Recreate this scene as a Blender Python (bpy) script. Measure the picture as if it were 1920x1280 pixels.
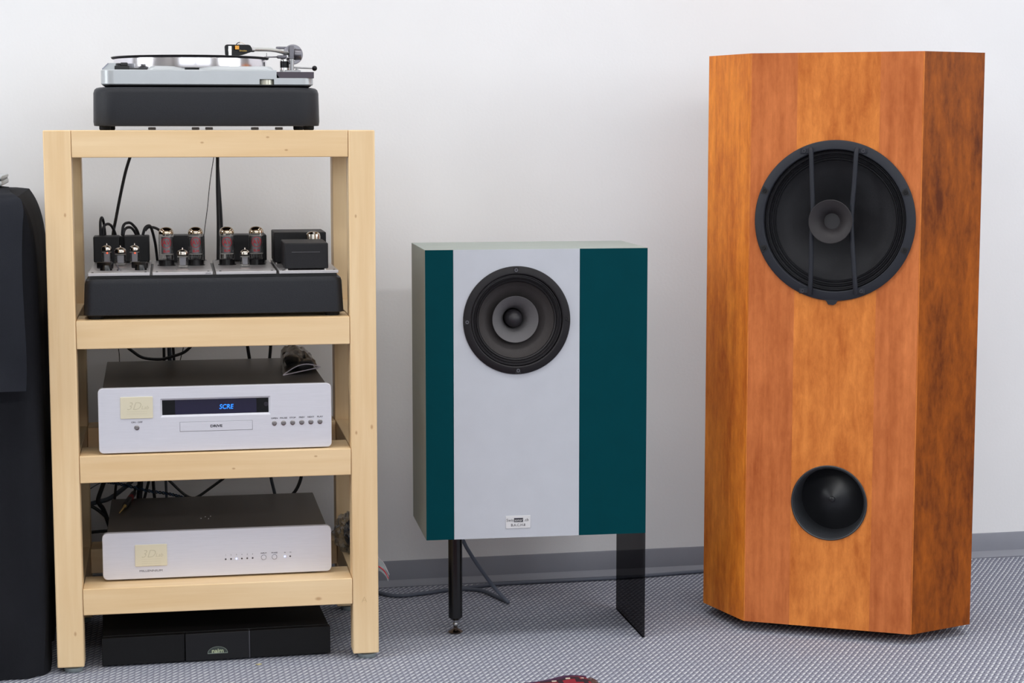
import bpy, bmesh, math, random
from mathutils import Vector, Matrix, noise as mnoise
random.seed(7)
for o in list(bpy.data.objects): bpy.data.objects.remove(o)
SC = bpy.context.scene; COL = SC.collection
# ------------------------------------------------------------------ camera
F_PX, PITCH, YAW, ROLL = 3562.3, 0.11168, 0.20565, 0.0004
CAM = Vector((0.0, -4.1335, 1.0178))
FWD = Vector((math.sin(YAW)*math.cos(PITCH), math.cos(YAW)*math.cos(PITCH), -math.sin(PITCH)))
RGT = Vector((math.cos(YAW), -math.sin(YAW), 0)); UPV = RGT.cross(FWD)
cam = bpy.data.cameras.new('camera'); camo = bpy.data.objects.new('camera', cam); COL.objects.link(camo)
cam.sensor_width = 36; cam.lens = F_PX*36/1920; cam.clip_start = .05; cam.clip_end = 60
camo.matrix_world = Matrix.Translation(CAM) @ Matrix((RGT, UPV, -FWD)).transposed().to_4x4() @ Matrix.Rotation(-ROLL, 4, 'Z')
SC.camera = camo
# ------------------------------------------------------------------ world and light
SC.view_settings.view_transform = 'Standard'; SC.view_settings.look = 'None'
SC.view_settings.gamma = 1; SC.view_settings.use_curve_mapping = False
SC.view_settings.exposure = 0.0
w = bpy.data.worlds.new('sky'); SC.world = w; w.use_nodes = True
w.node_tree.nodes['Background'].inputs[0].default_value = (.82, .9, 1, 1)
w.node_tree.nodes['Background'].inputs[1].default_value = 1.0
ROOM_X0, ROOM_X1, ROOM_Y0, ROOM_H = -3.2, 4.6, -6.6, 3.0
WIN = [(-2.2, -.7)]                                    # window in the left wall (y range)
RWIN = [(-5.5, -3.6), (-3.4, -1.5)]                    # windows in the right wall (y ranges)
FWIN = [(-2.0, .6), (.8, 3.4)]                         # windows in the wall behind the camera (x ranges)
WZ0, WZ1 = 1.05, 2.7
def area(name, loc, rot, sx, sy, energy, col):
    l = bpy.data.lights.new(name, 'AREA'); l.shape = 'RECTANGLE'; l.size = sx; l.size_y = sy
    l.energy = energy; l.color = col
    o = bpy.data.objects.new(name, l); COL.objects.link(o); o.location = loc; o.rotation_euler = rot
    return o
DAY = (.95, .98, 1)                                    # daylight standing in the windows
for y0, y1 in WIN: area('window_daylight', (ROOM_X0-.03, (y0+y1)/2, (WZ0+WZ1)/2), (math.pi/2, 0, -math.pi/2), y1-y0, WZ1-WZ0, 52, DAY)
for y0, y1 in RWIN: area('window_daylight', (ROOM_X1+.03, (y0+y1)/2, (WZ0+WZ1)/2), (math.pi/2, 0, math.pi/2), y1-y0, WZ1-WZ0, 28, DAY)
for x0, x1 in FWIN: area('window_daylight', ((x0+x1)/2, ROOM_Y0-.03, (WZ0+WZ1)/2), (math.pi/2, 0, 0), x1-x0, WZ1-WZ0, 12, DAY)
LAMPS = [(.7, -.6, 6.5, .25, 13), (.7, -1.5, 6.5, .6, 56), (.7, -5.3, 6.5, .6, 172)]   # luminous ceiling strips
for x, y, sx, sy, e in LAMPS: area('ceiling_lamp_light', (x, y, ROOM_H-.045), (0, 0, 0), sx, sy, e, (1, .99, .975))
# ------------------------------------------------------------------ materials
def srgb(r, g, b):
    f = lambda c: (c/255/12.92 if c/255 <= .04045 else ((c/255+.055)/1.055)**2.4)
    return (f(r), f(g), f(b), 1)
MATS = {}
def pbr(name, col, rough=.5, metal=0, spec=.5, bump=0, bscale=300, var=0, vscale=20, emit=None, es=0, stretch=(1, 1, 1), coat=0):
    if name in MATS: return MATS[name]
    m = bpy.data.materials.new(name); m.use_nodes = True; nt = m.node_tree; p = nt.nodes['Principled BSDF']
    p.inputs['Base Color'].default_value = col; p.inputs['Roughness'].default_value = rough
    p.inputs['Metallic'].default_value = metal; p.inputs['Specular IOR Level'].default_value = spec
    if coat: p.inputs['Coat Weight'].default_value = coat; p.inputs['Coat Roughness'].default_value = .15
    tc = nt.nodes.new('ShaderNodeTexCoord'); mp = nt.nodes.new('ShaderNodeMapping')
    mp.inputs['Scale'].default_value = stretch; nt.links.new(tc.outputs['Object'], mp.inputs[0])
    n = nt.nodes.new('ShaderNodeTexNoise'); n.inputs['Scale'].default_value = vscale; n.inputs['Detail'].default_value = 3
    nt.links.new(mp.outputs[0], n.inputs[0])
    v = max(var, .02)
    r = nt.nodes.new('ShaderNodeValToRGB'); r.color_ramp.elements[0].position = .3; r.color_ramp.elements[1].position = .7
    r.color_ramp.elements[0].color = tuple(c*(1-v) for c in col[:3])+(1,); r.color_ramp.elements[1].color = tuple(min(1, c*(1+v)) for c in col[:3])+(1,)
    nt.links.new(n.outputs[0], r.inputs[0]); nt.links.new(r.outputs[0], p.inputs['Base Color'])
    if bump:
        n2 = nt.nodes.new('ShaderNodeTexNoise'); n2.inputs['Scale'].default_value = bscale; n2.inputs['Detail'].default_value = 2
        nt.links.new(mp.outputs[0], n2.inputs[0]); b = nt.nodes.new('ShaderNodeBump'); b.inputs['Strength'].default_value = bump
        b.inputs['Distance'].default_value = .001; nt.links.new(n2.outputs[0], b.inputs['Height']); nt.links.new(b.outputs[0], p.inputs['Normal'])
    if emit: p.inputs['Emission Color'].default_value = emit; p.inputs['Emission Strength'].default_value = es
    MATS[name] = m; return m
def wood(name, axis, dark, light, knots=(), streak=60, mott=0, rough=.42, knotcol=srgb(160, 105, 62), fig=1.0):
    m = bpy.data.materials.new(name); m.use_nodes = True; nt = m.node_tree; p = nt.nodes['Principled BSDF']
    N = nt.nodes.new; L = nt.links.new
    p.inputs['Roughness'].default_value = rough; p.inputs['Specular IOR Level'].default_value = .18
    tc = N('ShaderNodeTexCoord'); oi = N('ShaderNodeObjectInfo')
    off = N('ShaderNodeVectorMath'); off.operation = 'MULTIPLY_ADD'
    cmb = N('ShaderNodeCombineXYZ'); L(oi.outputs['Random'], cmb.inputs[0]); L(oi.outputs['Random'], cmb.inputs[1]); L(oi.outputs['Random'], cmb.inputs[2])
    off.inputs[1].default_value = (7, 5, 9); L(cmb.outputs[0], off.inputs[0]); L(tc.outputs['Object'], off.inputs[2])
    def noise(sc, s, det=4, dist=0, rgh=.55):
        mp = N('ShaderNodeMapping'); mp.inputs['Scale'].default_value = s; L(off.outputs[0], mp.inputs[0])
        n = N('ShaderNodeTexNoise'); n.inputs['Scale'].default_value = sc; n.inputs['Detail'].default_value = det
        n.inputs['Distortion'].default_value = dist; n.inputs['Roughness'].default_value = rgh; L(mp.outputs[0], n.inputs[0]); return n.outputs[0]
    st = [1, 1, 1]; st['xyz'.index(axis)] = .06
    a = noise(streak, st, 4, .25); b = noise(4, (1, 1, 1) if mott else [1 if s == 1 else .3 for s in st], 3)
    mx = N('ShaderNodeMath'); mx.operation = 'MULTIPLY_ADD'; mx.inputs[1].default_value = .55; L(a, mx.inputs[0])
    m2 = N('ShaderNodeMath'); m2.operation = 'MULTIPLY'; m2.inputs[1].default_value = .45; L(b, m2.inputs[0]); L(m2.outputs[0], mx.inputs[2])
    val = mx.outputs[0]
    if mott:
        st2 = [1, 1, 1]; st2['xyz'.index(axis)] = .35
        c1 = noise(75, st2, 5, .25, .7); st3 = [1, 1, 1]; st3['xyz'.index(axis)] = .3; c2 = noise(17, st3, 3, .5, .6)
        cm = N('ShaderNodeMix'); cm.data_type = 'FLOAT'; cm.inputs[0].default_value = .48; L(c1, cm.inputs[2]); L(c2, cm.inputs[3]); c = cm.outputs[0]
        m3 = N('ShaderNodeMix'); m3.data_type = 'FLOAT'; m3.inputs[0].default_value = mott; L(val, m3.inputs[2]); L(c, m3.inputs[3]); val = m3.outputs[0]
    r = N('ShaderNodeValToRGB'); w_ = .17/fig; r.color_ramp.elements[0].position = .5-w_; r.color_ramp.elements[1].position = .5+w_
    r.color_ramp.elements[0].color = dark; r.color_ramp.elements[1].color = light; L(val, r.inputs[0]); col = r.outputs[0]
    for (kx, ky, kz, kr) in knots:
        d = N('ShaderNodeVectorMath'); d.operation = 'SUBTRACT'; d.inputs[1].default_value = (kx, ky, kz); L(tc.outputs['Object'], d.inputs[0])
        sc_ = N('ShaderNodeVectorMath'); sc_.operation = 'MULTIPLY'; sc_.inputs[1].default_value = tuple((.55 if s != 1 else 1)*(0 if i == 1 else 1) for i, s in enumerate(st)); L(d.outputs[0], sc_.inputs[0])
        ln = N('ShaderNodeVectorMath'); ln.operation = 'LENGTH'; L(sc_.outputs[0], ln.inputs[0])
        mr = N('ShaderNodeMapRange'); mr.interpolation_type = 'SMOOTHSTEP'; mr.inputs[1].default_value = kr; mr.inputs[2].default_value = kr*.2; mr.inputs[3].default_value = 0; mr.inputs[4].default_value = .55
        L(ln.outputs['Value'], mr.inputs[0]); mi = N('ShaderNodeMix'); mi.data_type = 'RGBA'; L(mr.outputs[0], mi.inputs[0]); L(col, mi.inputs[6]); mi.inputs[7].default_value = knotcol; col = mi.outputs[2]
    L(col, p.inputs['Base Color'])
    bp = N('ShaderNodeBump'); bp.inputs['Strength'].default_value = .12; bp.inputs['Distance'].default_value = .0006; L(a, bp.inputs['Height']); L(bp.outputs[0], p.inputs['Normal'])
    return m
def glassy(name, tint, gloss=.12, rough=.05, facing=True):
    m = bpy.data.materials.new(name); m.use_nodes = True; nt = m.node_tree; nt.nodes.remove(nt.nodes['Principled BSDF'])
    out = nt.nodes['Material Output']; t = nt.nodes.new('ShaderNodeBsdfTransparent'); t.inputs[0].default_value = tint
    g = nt.nodes.new('ShaderNodeBsdfGlossy'); g.inputs['Roughness'].default_value = rough
    mx = nt.nodes.new('ShaderNodeMixShader'); mx.inputs[0].default_value = gloss
    if facing:
        lw = nt.nodes.new('ShaderNodeLayerWeight'); lw.inputs[0].default_value = gloss; nt.links.new(lw.outputs['Facing'], mx.inputs[0])
    nt.links.new(t.outputs[0], mx.inputs[1]); nt.links.new(g.outputs[0], mx.inputs[2]); nt.links.new(mx.outputs[0], out.inputs[0])
    return m
# ------------------------------------------------------------------ frames
class Fr:
    def __init__(s, x, y, th):
        s.o = Vector((x, y, 0)); s.th = th; s.ex = Vector((math.cos(th), math.sin(th), 0)); s.ey = Vector((-math.sin(th), math.cos(th), 0))
    def w(s, a, b, z): return s.o+a*s.ex+b*s.ey+Vector((0, 0, z))
    def ib(s, px, py, b):       # survey point on the plane b = const of this frame
        R = FWD+(px-960)/F_PX*RGT-(py-640)/F_PX*UPV; t = ((s.o-CAM).dot(s.ey)+b)/R.dot(s.ey); q = CAM+t*R-s.o
        return q.dot(s.ex), q.z
    def pt(s, px, py, b): a, z = s.ib(px, py, b); return (a, b, z)
WORLD = Fr(0, 0, 0); RACK = Fr(-.12565, -.56137, -.029514); SPK = Fr(.58308, -.51425, -.047638); BIG = Fr(1.23298, -.53047, -.53)
# ------------------------------------------------------------------ mesh helpers
def nb(): return bmesh.new()
def box(bm, x0, x1, y0, y1, z0, z1, bev=0, seg=1):
    vs = [bm.verts.new((x, y, z)) for x in (x0, x1) for y in (y0, y1) for z in (z0, z1)]
    idx = [(0, 1, 3, 2), (4, 6, 7, 5), (0, 4, 5, 1), (2, 3, 7, 6), (0, 2, 6, 4), (1, 5, 7, 3)]
    fs = [bm.faces.new([vs[i] for i in f]) for f in idx]
    if bev: bmesh.ops.bevel(bm, geom=list({e for f in fs for e in f.edges}), offset=bev, segments=seg, affect='EDGES', profile=.5)
    return bm
def prism(bm, pts, z0, z1, bev=0, top_scale=None):
    n = len(pts); cx = sum(p[0] for p in pts)/n; cy = sum(p[1] for p in pts)/n; s = top_scale or 1
    lo = [bm.verts.new((p[0], p[1], z0)) for p in pts]; hi = [bm.verts.new((cx+(p[0]-cx)*s, cy+(p[1]-cy)*s, z1)) for p in pts]
    f = [bm.faces.new(lo[::-1]), bm.faces.new(hi)]+[bm.faces.new((lo[i], lo[(i+1) % n], hi[(i+1) % n], hi[i])) for i in range(n)]
    if bev: bmesh.ops.bevel(bm, geom=list({e for q in f for e in q.edges if abs(q.normal.z) > .5 or 1}), offset=bev, segments=2, affect='EDGES')
    return bm
def rrect(x0, x1, y0, y1, r, n=8):
    out = []
    for cx, cy, a0 in ((x1-r, y1-r, 0), (x0+r, y1-r, 90), (x0+r, y0+r, 180), (x1-r, y0+r, 270)):
        for i in range(n+1):
            a = math.radians(a0+90*i/n); out.append((cx+r*math.cos(a), cy+r*math.sin(a)))
    return out
def loft(bm, rings, cap=True):
    V = [[bm.verts.new(p) for p in r] for r in rings]; n = len(V[0])
    for a, b in zip(V, V[1:]):
        for i in range(n): bm.faces.new((a[i], a[(i+1) % n], b[(i+1) % n], b[i]))
    if cap: bm.faces.new(V[0][::-1]); bm.faces.new(V[-1])
    return bm
def lathe(bm, prof, c=(0, 0, 0), axis='z', seg=32):
    # prof: (radius, height) along the axis; axis 'y' points into the cabinet (+y)
    rings = []
    def P(r, h, t):
        if axis == 'z': return (c[0]+r*math.cos(t), c[1]+r*math.sin(t), c[2]+h)
        if axis == 'y': return (c[0]+r*math.cos(t), c[1]+h, c[2]+r*math.sin(t))
        return (c[0]+h, c[1]+r*math.cos(t), c[2]+r*math.sin(t))
    V = []
    for r, h in prof:
        if r < 1e-6: V.append([bm.verts.new(P(0, h, 0))])
        else: V.append([bm.verts.new(P(r, h, 2*math.pi*i/seg)) for i in range(seg)])
    for a, b in zip(V, V[1:]):
        if len(a) == 1 and len(b) == 1: continue
        for i in range(seg):
            j = (i+1) % seg
            if len(a) == 1: bm.faces.new((a[0], b[j], b[i]))
            elif len(b) == 1: bm.faces.new((a[i], a[j], b[0]))
            else: bm.faces.new((a[i], a[j], b[j], b[i]))
    bmesh.ops.recalc_face_normals(bm, faces=bm.faces)
    return bm
def cr(pts, n=8):               # smooth path through points
    P = [Vector(p) for p in pts]
    if len(P) < 3: return P
    out = []; Q = [P[0]*2-P[1]]+P+[P[-1]*2-P[-2]]
    for i in range(1, len(Q)-2):
        for k in range(n):
            t = k/n; a, b, c_, d = Q[i-1:i+3]
            out.append(.5*((2*b)+(c_-a)*t+(2*a-5*b+4*c_-d)*t*t+(3*b-a-3*c_+d)*t**3))
    return out+[P[-1]]
def tube(bm, path, r, seg=10, cap=True):
    P = [Vector(p) for p in path]; rs = r if isinstance(r, (list, tuple)) else [r]*len(P)
    T = [(P[min(i+1, len(P)-1)]-P[max(i-1, 0)]).normalized() for i in range(len(P))]
    u = T[0].orthogonal().normalized(); rings = []
    for i, p in enumerate(P):
        u = (u-T[i]*u.dot(T[i])).normalized(); v = T[i].cross(u)
        rings.append([tuple(p+rs[i]*(math.cos(2*math.pi*k/seg)*u+math.sin(2*math.pi*k/seg)*v)) for k in range(seg)])
    loft(bm, rings, cap); bmesh.ops.recalc_face_normals(bm, faces=bm.faces); return bm
def shade(bm, flat=False):
    bm.normal_update()
    for e in bm.edges: e.smooth = not (len(e.link_faces) == 2 and e.calc_face_angle(0) > math.radians(38))
    for f in bm.faces: f.smooth = not flat and len(f.verts) < 5 and max(abs(c) for c in f.normal) < .99999
def mesh_obj(name, bm, mat, parent=None, off=(0, 0, 0), flat=False):
    bmesh.ops.recalc_face_normals(bm, faces=bm.faces)
    for v in bm.verts: v.co -= Vector(off)
    shade(bm, flat)
    me = bpy.data.meshes.new(name); bm.to_mesh(me); bm.free(); me.materials.append(mat)
    o = bpy.data.objects.new(name, me); COL.objects.link(o)
    if parent: o.parent = parent
    return o
def thing(name, label, cat, fr, at, rot=0, group=None):
    o = bpy.data.objects.new(name, None); COL.objects.link(o); o.empty_display_size = .02
    o.location = fr.w(*at); o.rotation_euler = (0, 0, fr.th+rot); o['label'] = label; o['category'] = cat
    o['_o'] = list(at)
    if group: o['group'] = group
    return o
OFF = {}
def T_(name, label, cat, fr, at, rot=0, group=None):
    o = thing(name, label, cat, fr, at, rot, group); OFF[o.name] = Vector(at); del o['_o']; return o
def root(o):
    while o.parent: o = o.parent
    return o
STUFF = {'underside_clips', 'plate_screws', 'standoffs', 'support_wires', 'cover_screws', 'mica_disc', 'badge_engraving', 'drawer_gap'}
def part(t, name, bm, mat, label=None, flat=False):
    o = mesh_obj(name, bm, mat, t, OFF[root(t).name], flat)
    if name in STUFF: o['kind'] = 'stuff'
    if label: o['label'] = label
    return o
def single(name, bm, mat, label, cat, fr=None, group=None, kind=None, origin=None):
    # a thing that is one mesh: mesh coordinates given in frame fr
    if fr:
        M = Matrix.Translation(fr.o) @ Matrix.Rotation(fr.th, 4, 'Z'); bmesh.ops.transform(bm, matrix=M, verts=bm.verts)
    cs = [v.co for v in bm.verts]; c = Vector((sum(v.x for v in cs)/len(cs), sum(v.y for v in cs)/len(cs), min(v.z for v in cs)))
    o = mesh_obj(name, bm, mat, None, c); o.location = c; o['label'] = label; o['category'] = cat
    if group: o['group'] = group
    if kind: o['kind'] = kind
    return o
def struct(name, bm, mat, label=None):
    o = mesh_obj(name, bm, mat); o['kind'] = 'structure'
    if label: o['label'] = label
    return o
def cut(o, bms):                # bore real holes into a part
    for bm in bms:
        off = OFF[root(o).name] if root(o).name in OFF else Vector((0, 0, 0))
        c = mesh_obj('cutter', bm, list(o.data.materials)[0], None, off)
        c.matrix_world = root(o).matrix_world.copy() if False else Matrix.Identity(4)
        c.parent = o.parent; md = o.modifiers.new('b', 'BOOLEAN'); md.operation = 'DIFFERENCE'; md.object = c; md.solver = 'EXACT'
        bpy.context.view_layer.update(); dg = bpy.context.evaluated_depsgraph_get()
        me = bpy.data.meshes.new_from_object(o.evaluated_get(dg)); o.modifiers.clear(); o.data = me
        b_ = nb(); b_.from_mesh(me); shade(b_); b_.to_mesh(me); b_.free()
        bpy.data.objects.remove(c)
def textbm(s, size, at, align='CENTER', extr=.0001, bold=0, shear=0, xs=1.0):
    cu = bpy.data.curves.new('t', 'FONT'); cu.body = s; cu.size = size; cu.align_x = align; cu.align_y = 'CENTER'; cu.extrude = extr; cu.offset = bold; cu.shear = shear
    cu.resolution_u = 3
    o = bpy.data.objects.new('t', cu); COL.objects.link(o); bpy.context.view_layer.update()
    me = bpy.data.meshes.new_from_object(o.evaluated_get(bpy.context.evaluated_depsgraph_get()))
    bm = nb(); bm.from_mesh(me); bpy.data.objects.remove(o); bpy.data.meshes.remove(me)
    for v in bm.verts: x, y, z = v.co; v.co = (at[0]+x*xs, at[1]-z, at[2]+y)
    return bm
def copy_tree(o, parent=None):
    c = o.copy(); COL.objects.link(c); c.parent = parent
    for ch in [x for x in bpy.data.objects if x.parent == o]: copy_tree(ch, c)
    return c
# ------------------------------------------------------------------ shared materials
black_leather = pbr('black_crackle', srgb(26, 28, 34), .4, bump=.45, bscale=1100, spec=.3)
black_matte = pbr('black_matte', srgb(16, 16, 18), .6, spec=.25, bump=.15, bscale=900)
black_box = pbr('black_box', srgb(26, 26, 29), .5, spec=.3, bump=.2, bscale=900)
black_plastic = pbr('black_plastic', srgb(18, 18, 20), .35)
black_gloss = pbr('black_gloss', srgb(8, 8, 10), .12, spec=.3)
rubber = pbr('rubber', srgb(22, 22, 24), .8)
cable_black = pbr('cable_black', srgb(20, 19, 24), .5)
cable_grey = pbr('cable_grey', srgb(92, 98, 112), .55)
cable_greyd = pbr('cable_grey_dark', srgb(66, 72, 80), .55)
silver = pbr('silver_paint', srgb(186, 190, 193), .32, metal=.35, spec=.5)
chrome = pbr('chrome', srgb(225, 224, 222), .1, metal=1)
steel = pbr('steel', srgb(170, 170, 172), .3, metal=1)
dark_steel = pbr('dark_steel', srgb(120, 118, 124), .32, metal=1)
brass = pbr('brass', srgb(226, 186, 98), .25, metal=.7)
alu = pbr('brushed_aluminium', srgb(214, 214, 222), .5, metal=.25, var=.03, vscale=30, stretch=(1, 40, 40), bump=.12, bscale=120)
alu_plate = pbr('plate_aluminium', srgb(196, 193, 194), .35, metal=.45, var=.02)
alu_dark = pbr('anodised_cover', srgb(118, 114, 110), .42, metal=.8, bump=.2, bscale=700)
gold_badge = pbr('champagne_badge', srgb(222, 214, 188), .45, metal=.15)
gold_badge_line = pbr('badge_engraving', srgb(200, 191, 163), .5, metal=.15)
ink = pbr('black_ink', srgb(38, 36, 48), .6)
led_blue = pbr('led_blue', srgb(120, 130, 255), .4, emit=srgb(130, 150, 255), es=5)
# ------------------------------------------------------------------ room
def wall_mat():
    m = pbr('wall_paint', srgb(236, 236, 238), .85, spec=.2, bump=.2, bscale=160, var=.012, vscale=3); return m
WALL = wall_mat(); WALL2 = pbr('wall_paint_grey', srgb(150, 148, 144), .9, spec=.2, bump=.35, bscale=160); CEIL = pbr('ceiling_grey_white', srgb(200, 200, 198), .9, spec=.2)
def carpet():
    m = bpy.data.materials.new('woven_carpet'); m.use_nodes = True; nt = m.node_tree; p = nt.nodes['Principled BSDF']
    N = nt.nodes.new; L = nt.links.new; p.inputs['Roughness'].default_value = .9; p.inputs['Specular IOR Level'].default_value = .15
    e1 = Vector((.01150, -.0008)); e2 = Vector((-.0005, -.0181)); det = e1.x*e2.y-e1.y*e2.x
    r1 = (e2.y/det, -e2.x/det, 0); r2 = (-e1.y/det, e1.x/det, 0)
    tc = N('ShaderNodeTexCoord')
    wn = N('ShaderNodeTexNoise'); wn.inputs['Scale'].default_value = 9; L(tc.outputs['Object'], wn.inputs[0])
    wob = N('ShaderNodeVectorMath'); wob.operation = 'MULTIPLY_ADD'; wob.inputs[1].default_value = (.004, .004, 0); L(wn.outputs['Color'], wob.inputs[0]); L(tc.outputs['Object'], wob.inputs[2])
    def dot(v, src):
        d = N('ShaderNodeVectorMath'); d.operation = 'DOT_PRODUCT'; d.inputs[1].default_value = v; L(src, d.inputs[0]); return d.outputs['Value']
    def M(op, a, b=None, c=None):
        q = N('ShaderNodeMath'); q.operation = op
        for i, x in enumerate((a, b, c)):
            if x is None: continue
            if isinstance(x, (int, float)): q.inputs[i].default_value = x
            else: L(x, q.inputs[i])
        return q.outputs[0]
    u = dot(r1, wob.outputs[0]); v = dot(r2, wob.outputs[0])
    fu = M('SUBTRACT', M('FRACT', u), .5); fv = M('SUBTRACT', M('FRACT', v), .5)
    dx = M('ADD', M('MULTIPLY', fu, e1.x), M('MULTIPLY', fv, e2.x)); dy = M('ADD', M('MULTIPLY', fu, e1.y), M('MULTIPLY', fv, e2.y))
    dh = Vector((.0087, .0113)).normalized()
    al = M('ADD', M('MULTIPLY', dx, dh.x), M('MULTIPLY', dy, dh.y)); ac = M('ADD', M('MULTIPLY', dx, -dh.y), M('MULTIPLY', dy, dh.x))
    def blob(c, hl, hw, lo=.15):
        q = M('ADD', M('POWER', M('ABSOLUTE', M('DIVIDE', al, hl)), 3), M('POWER', M('ABSOLUTE', M('DIVIDE', M('SUBTRACT', ac, c), hw)), 2))
        mk = N('ShaderNodeMapRange'); mk.interpolation_type = 'SMOOTHSTEP'; mk.inputs[1].default_value = 1.35; mk.inputs[2].default_value = lo; L(q, mk.inputs[0]); return mk
    mask = blob(.0006, .0092, .0025, .05); dark = blob(-.0026, .0080, .0022)  # dark: shade along the lower side of each dash, put into the colour
    cx = N('ShaderNodeCombineXYZ'); L(M('FLOOR', u), cx.inputs[0]); L(M('FLOOR', v), cx.inputs[1])
    wnz = N('ShaderNodeTexWhiteNoise'); wnz.noise_dimensions = '2D'; L(cx.outputs[0], wnz.inputs[0])
    lt = N('ShaderNodeMix'); lt.data_type = 'RGBA'; L(wnz.outputs['Value'], lt.inputs[0]); lt.inputs[6].default_value = srgb(192, 196, 206); lt.inputs[7].default_value = srgb(214, 217, 223)
    mx = N('ShaderNodeMix'); mx.data_type = 'RGBA'; L(mask.outputs[0], mx.inputs[0]); dk = N('ShaderNodeMix'); dk.data_type = 'RGBA'; L(dark.outputs[0], dk.inputs[0]); dk.inputs[6].default_value = srgb(138, 140, 154); dk.inputs[7].default_value = srgb(96, 98, 114); L(dk.outputs[2], mx.inputs[6]); L(lt.outputs[2], mx.inputs[7])
    L(mx.outputs[2], p.inputs['Base Color'])
    bp = N('ShaderNodeBump'); bp.inputs['Strength'].default_value = .6; bp.inputs['Distance'].default_value = .002; L(mask.outputs[0], bp.inputs['Height']); L(bp.outputs[0], p.inputs['Normal'])
    return m
struct('floor', box(nb(), ROOM_X0, ROOM_X1, ROOM_Y0, 0, -.05, 0), carpet())
struct('wall_back', box(nb(), ROOM_X0-.1, ROOM_X1+.1, 0, .1, 0, ROOM_H), WALL)
def holed(x0, x1, spans, axis, y0, y1):
    bm = nb(); lo, hi = (x0, x1)
    def B(p, q, z0, z1):
        if axis == 'x': box(bm, p, q, y0, y1, z0, z1)
        else: box(bm, y0, y1, p, q, z0, z1)
    B(lo, hi, 0, WZ0); B(lo, hi, WZ1, ROOM_H); xs = [lo]+[v for p in spans for v in p]+[hi]
    for i in range(0, len(xs), 2): B(xs[i], xs[i+1], WZ0, WZ1)
    return bm
struct('wall_left', holed(ROOM_Y0, 0, WIN, 'y', ROOM_X0-.1, ROOM_X0), WALL2)
struct('wall_right', holed(ROOM_Y0, 0, RWIN, 'y', ROOM_X1, ROOM_X1+.1), WALL2)
struct('ceiling', box(nb(), ROOM_X0, ROOM_X1, ROOM_Y0, 0, ROOM_H, ROOM_H+.1), CEIL)
struct('wall_front', holed(ROOM_X0, ROOM_X1, FWIN, 'x', ROOM_Y0-.1, ROOM_Y0), WALL2)
FRAMEW = pbr('window_frame_white', srgb(230, 230, 230), .4)
for i, (p, q, ax) in enumerate([(*v, 'l') for v in WIN]+[(*v, 'r') for v in RWIN]+[(*v, 'f') for v in FWIN]):
    bm = nb(); t = .05
    def B(a0, a1, z0, z1):
        if ax == 'f': box(bm, a0, a1, ROOM_Y0-.02, ROOM_Y0, z0, z1)
        elif ax == 'l': box(bm, ROOM_X0-.02, ROOM_X0, a0, a1, z0, z1)
        else: box(bm, ROOM_X1, ROOM_X1+.02, a0, a1, z0, z1)
    B(p, p+t, WZ0, WZ1); B(q-t, q, WZ0, WZ1); B(p+t, q-t, WZ0, WZ0+t); B(p+t, q-t, WZ1-t, WZ1); B((p+q)/2-.03, (p+q)/2+.03, WZ0+t, WZ1-t)
    struct('window_%d' % (i+1), bm, FRAMEW)
# baseboard with a coved toe, as a profile swept along the back wall
BB = pbr('baseboard_vinyl', srgb(138, 140, 150), .5, spec=.4, var=.03)
bm = nb(); prof = [(0, 0), (-.016, 0), (-.0165, .002), (-.0135, .006), (-.0080, .0105), (-.0038, .0145), (-.003, .0545), (-.0015, .0575), (0, .0575)]
V = [[bm.verts.new((x, p[0], p[1])) for p in prof] for x in (ROOM_X0, ROOM_X1)]
for i in range(len(prof)-1): bm.faces.new((V[0][i], V[1][i], V[1][i+1], V[0][i+1]))
bm.faces.new(V[0]); bm.faces.new(V[1][::-1])
struct('baseboard_back', bm, BB)
for (x, ly, sx, sy, e), where in zip(LAMPS, ('nearest the back wall', 'in the middle of the ceiling', 'farthest from the back wall')):
    t = T_('ceiling_lamp', 'long white ceiling strip lamp, the one %s' % where, 'lamp', WORLD, (x, ly, ROOM_H-.06))
    bm = nb()
    for q in ((x-sx/2-.04, x+sx/2+.04, ly-sy/2-.04, ly-sy/2), (x-sx/2-.04, x+sx/2+.04, ly+sy/2, ly+sy/2+.04), (x-sx/2-.04, x-sx/2, ly-sy/2, ly+sy/2), (x+sx/2, x+sx/2+.04, ly-sy/2, ly+sy/2)): box(bm, *q, ROOM_H-.06, ROOM_H)
    part(t, 'lamp_frame', bm, FRAMEW)['kind'] = 'stuff'
# ------------------------------------------------------------------ rack
W, HR, PW, DT = .605, 1.0146, .0497, .4202
R1T, R1B, R2T, R2B, R3T, R3B = .6652, .6129, .4131, .3622, .1613, .1110
ML, MD = srgb(240, 213, 172), srgb(224, 190, 143)
def K(px, py, r=.0026): a, z = RACK.ib(px, py, 0); return (a, 0, z, r)
rack = T_('hifi_rack', 'light maple four-post rack with open shelves carrying turntable and silver components', 'rack', RACK, (0, 0, 0))
knl = {('l', 0): [K(122, 403, .003), K(141, 1188, .0035)], ('r', 0): [K(668, 811, .003), K(697, 800, .0036), K(667, 405, .0028)]}
for side in 'lr':
    for back in (0, 1):
        x0 = 0 if side == 'l' else W-PW; y0 = 0 if not back else DT-PW
        m = wood('maple_post_%s%d' % (side, back), 'z', MD, ML, knl.get((side, back), ()))
        part(rack, 'post', box(nb(), x0, x0+PW, y0, y0+PW, .0125, HR, .0022, 2), m)
        cx, cy = x0+PW/2+.004, y0+PW/2
        part(rack, 'foot', lathe(nb(), [(0, 0), (.016, 0), (.0175, .002), (.0175, .008), (.012, .0105), (.012, .0126), (0, .0126)], (cx, cy, 0), seg=24), pbr('foot_grey', srgb(150, 160, 162), .4, metal=.4))
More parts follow.
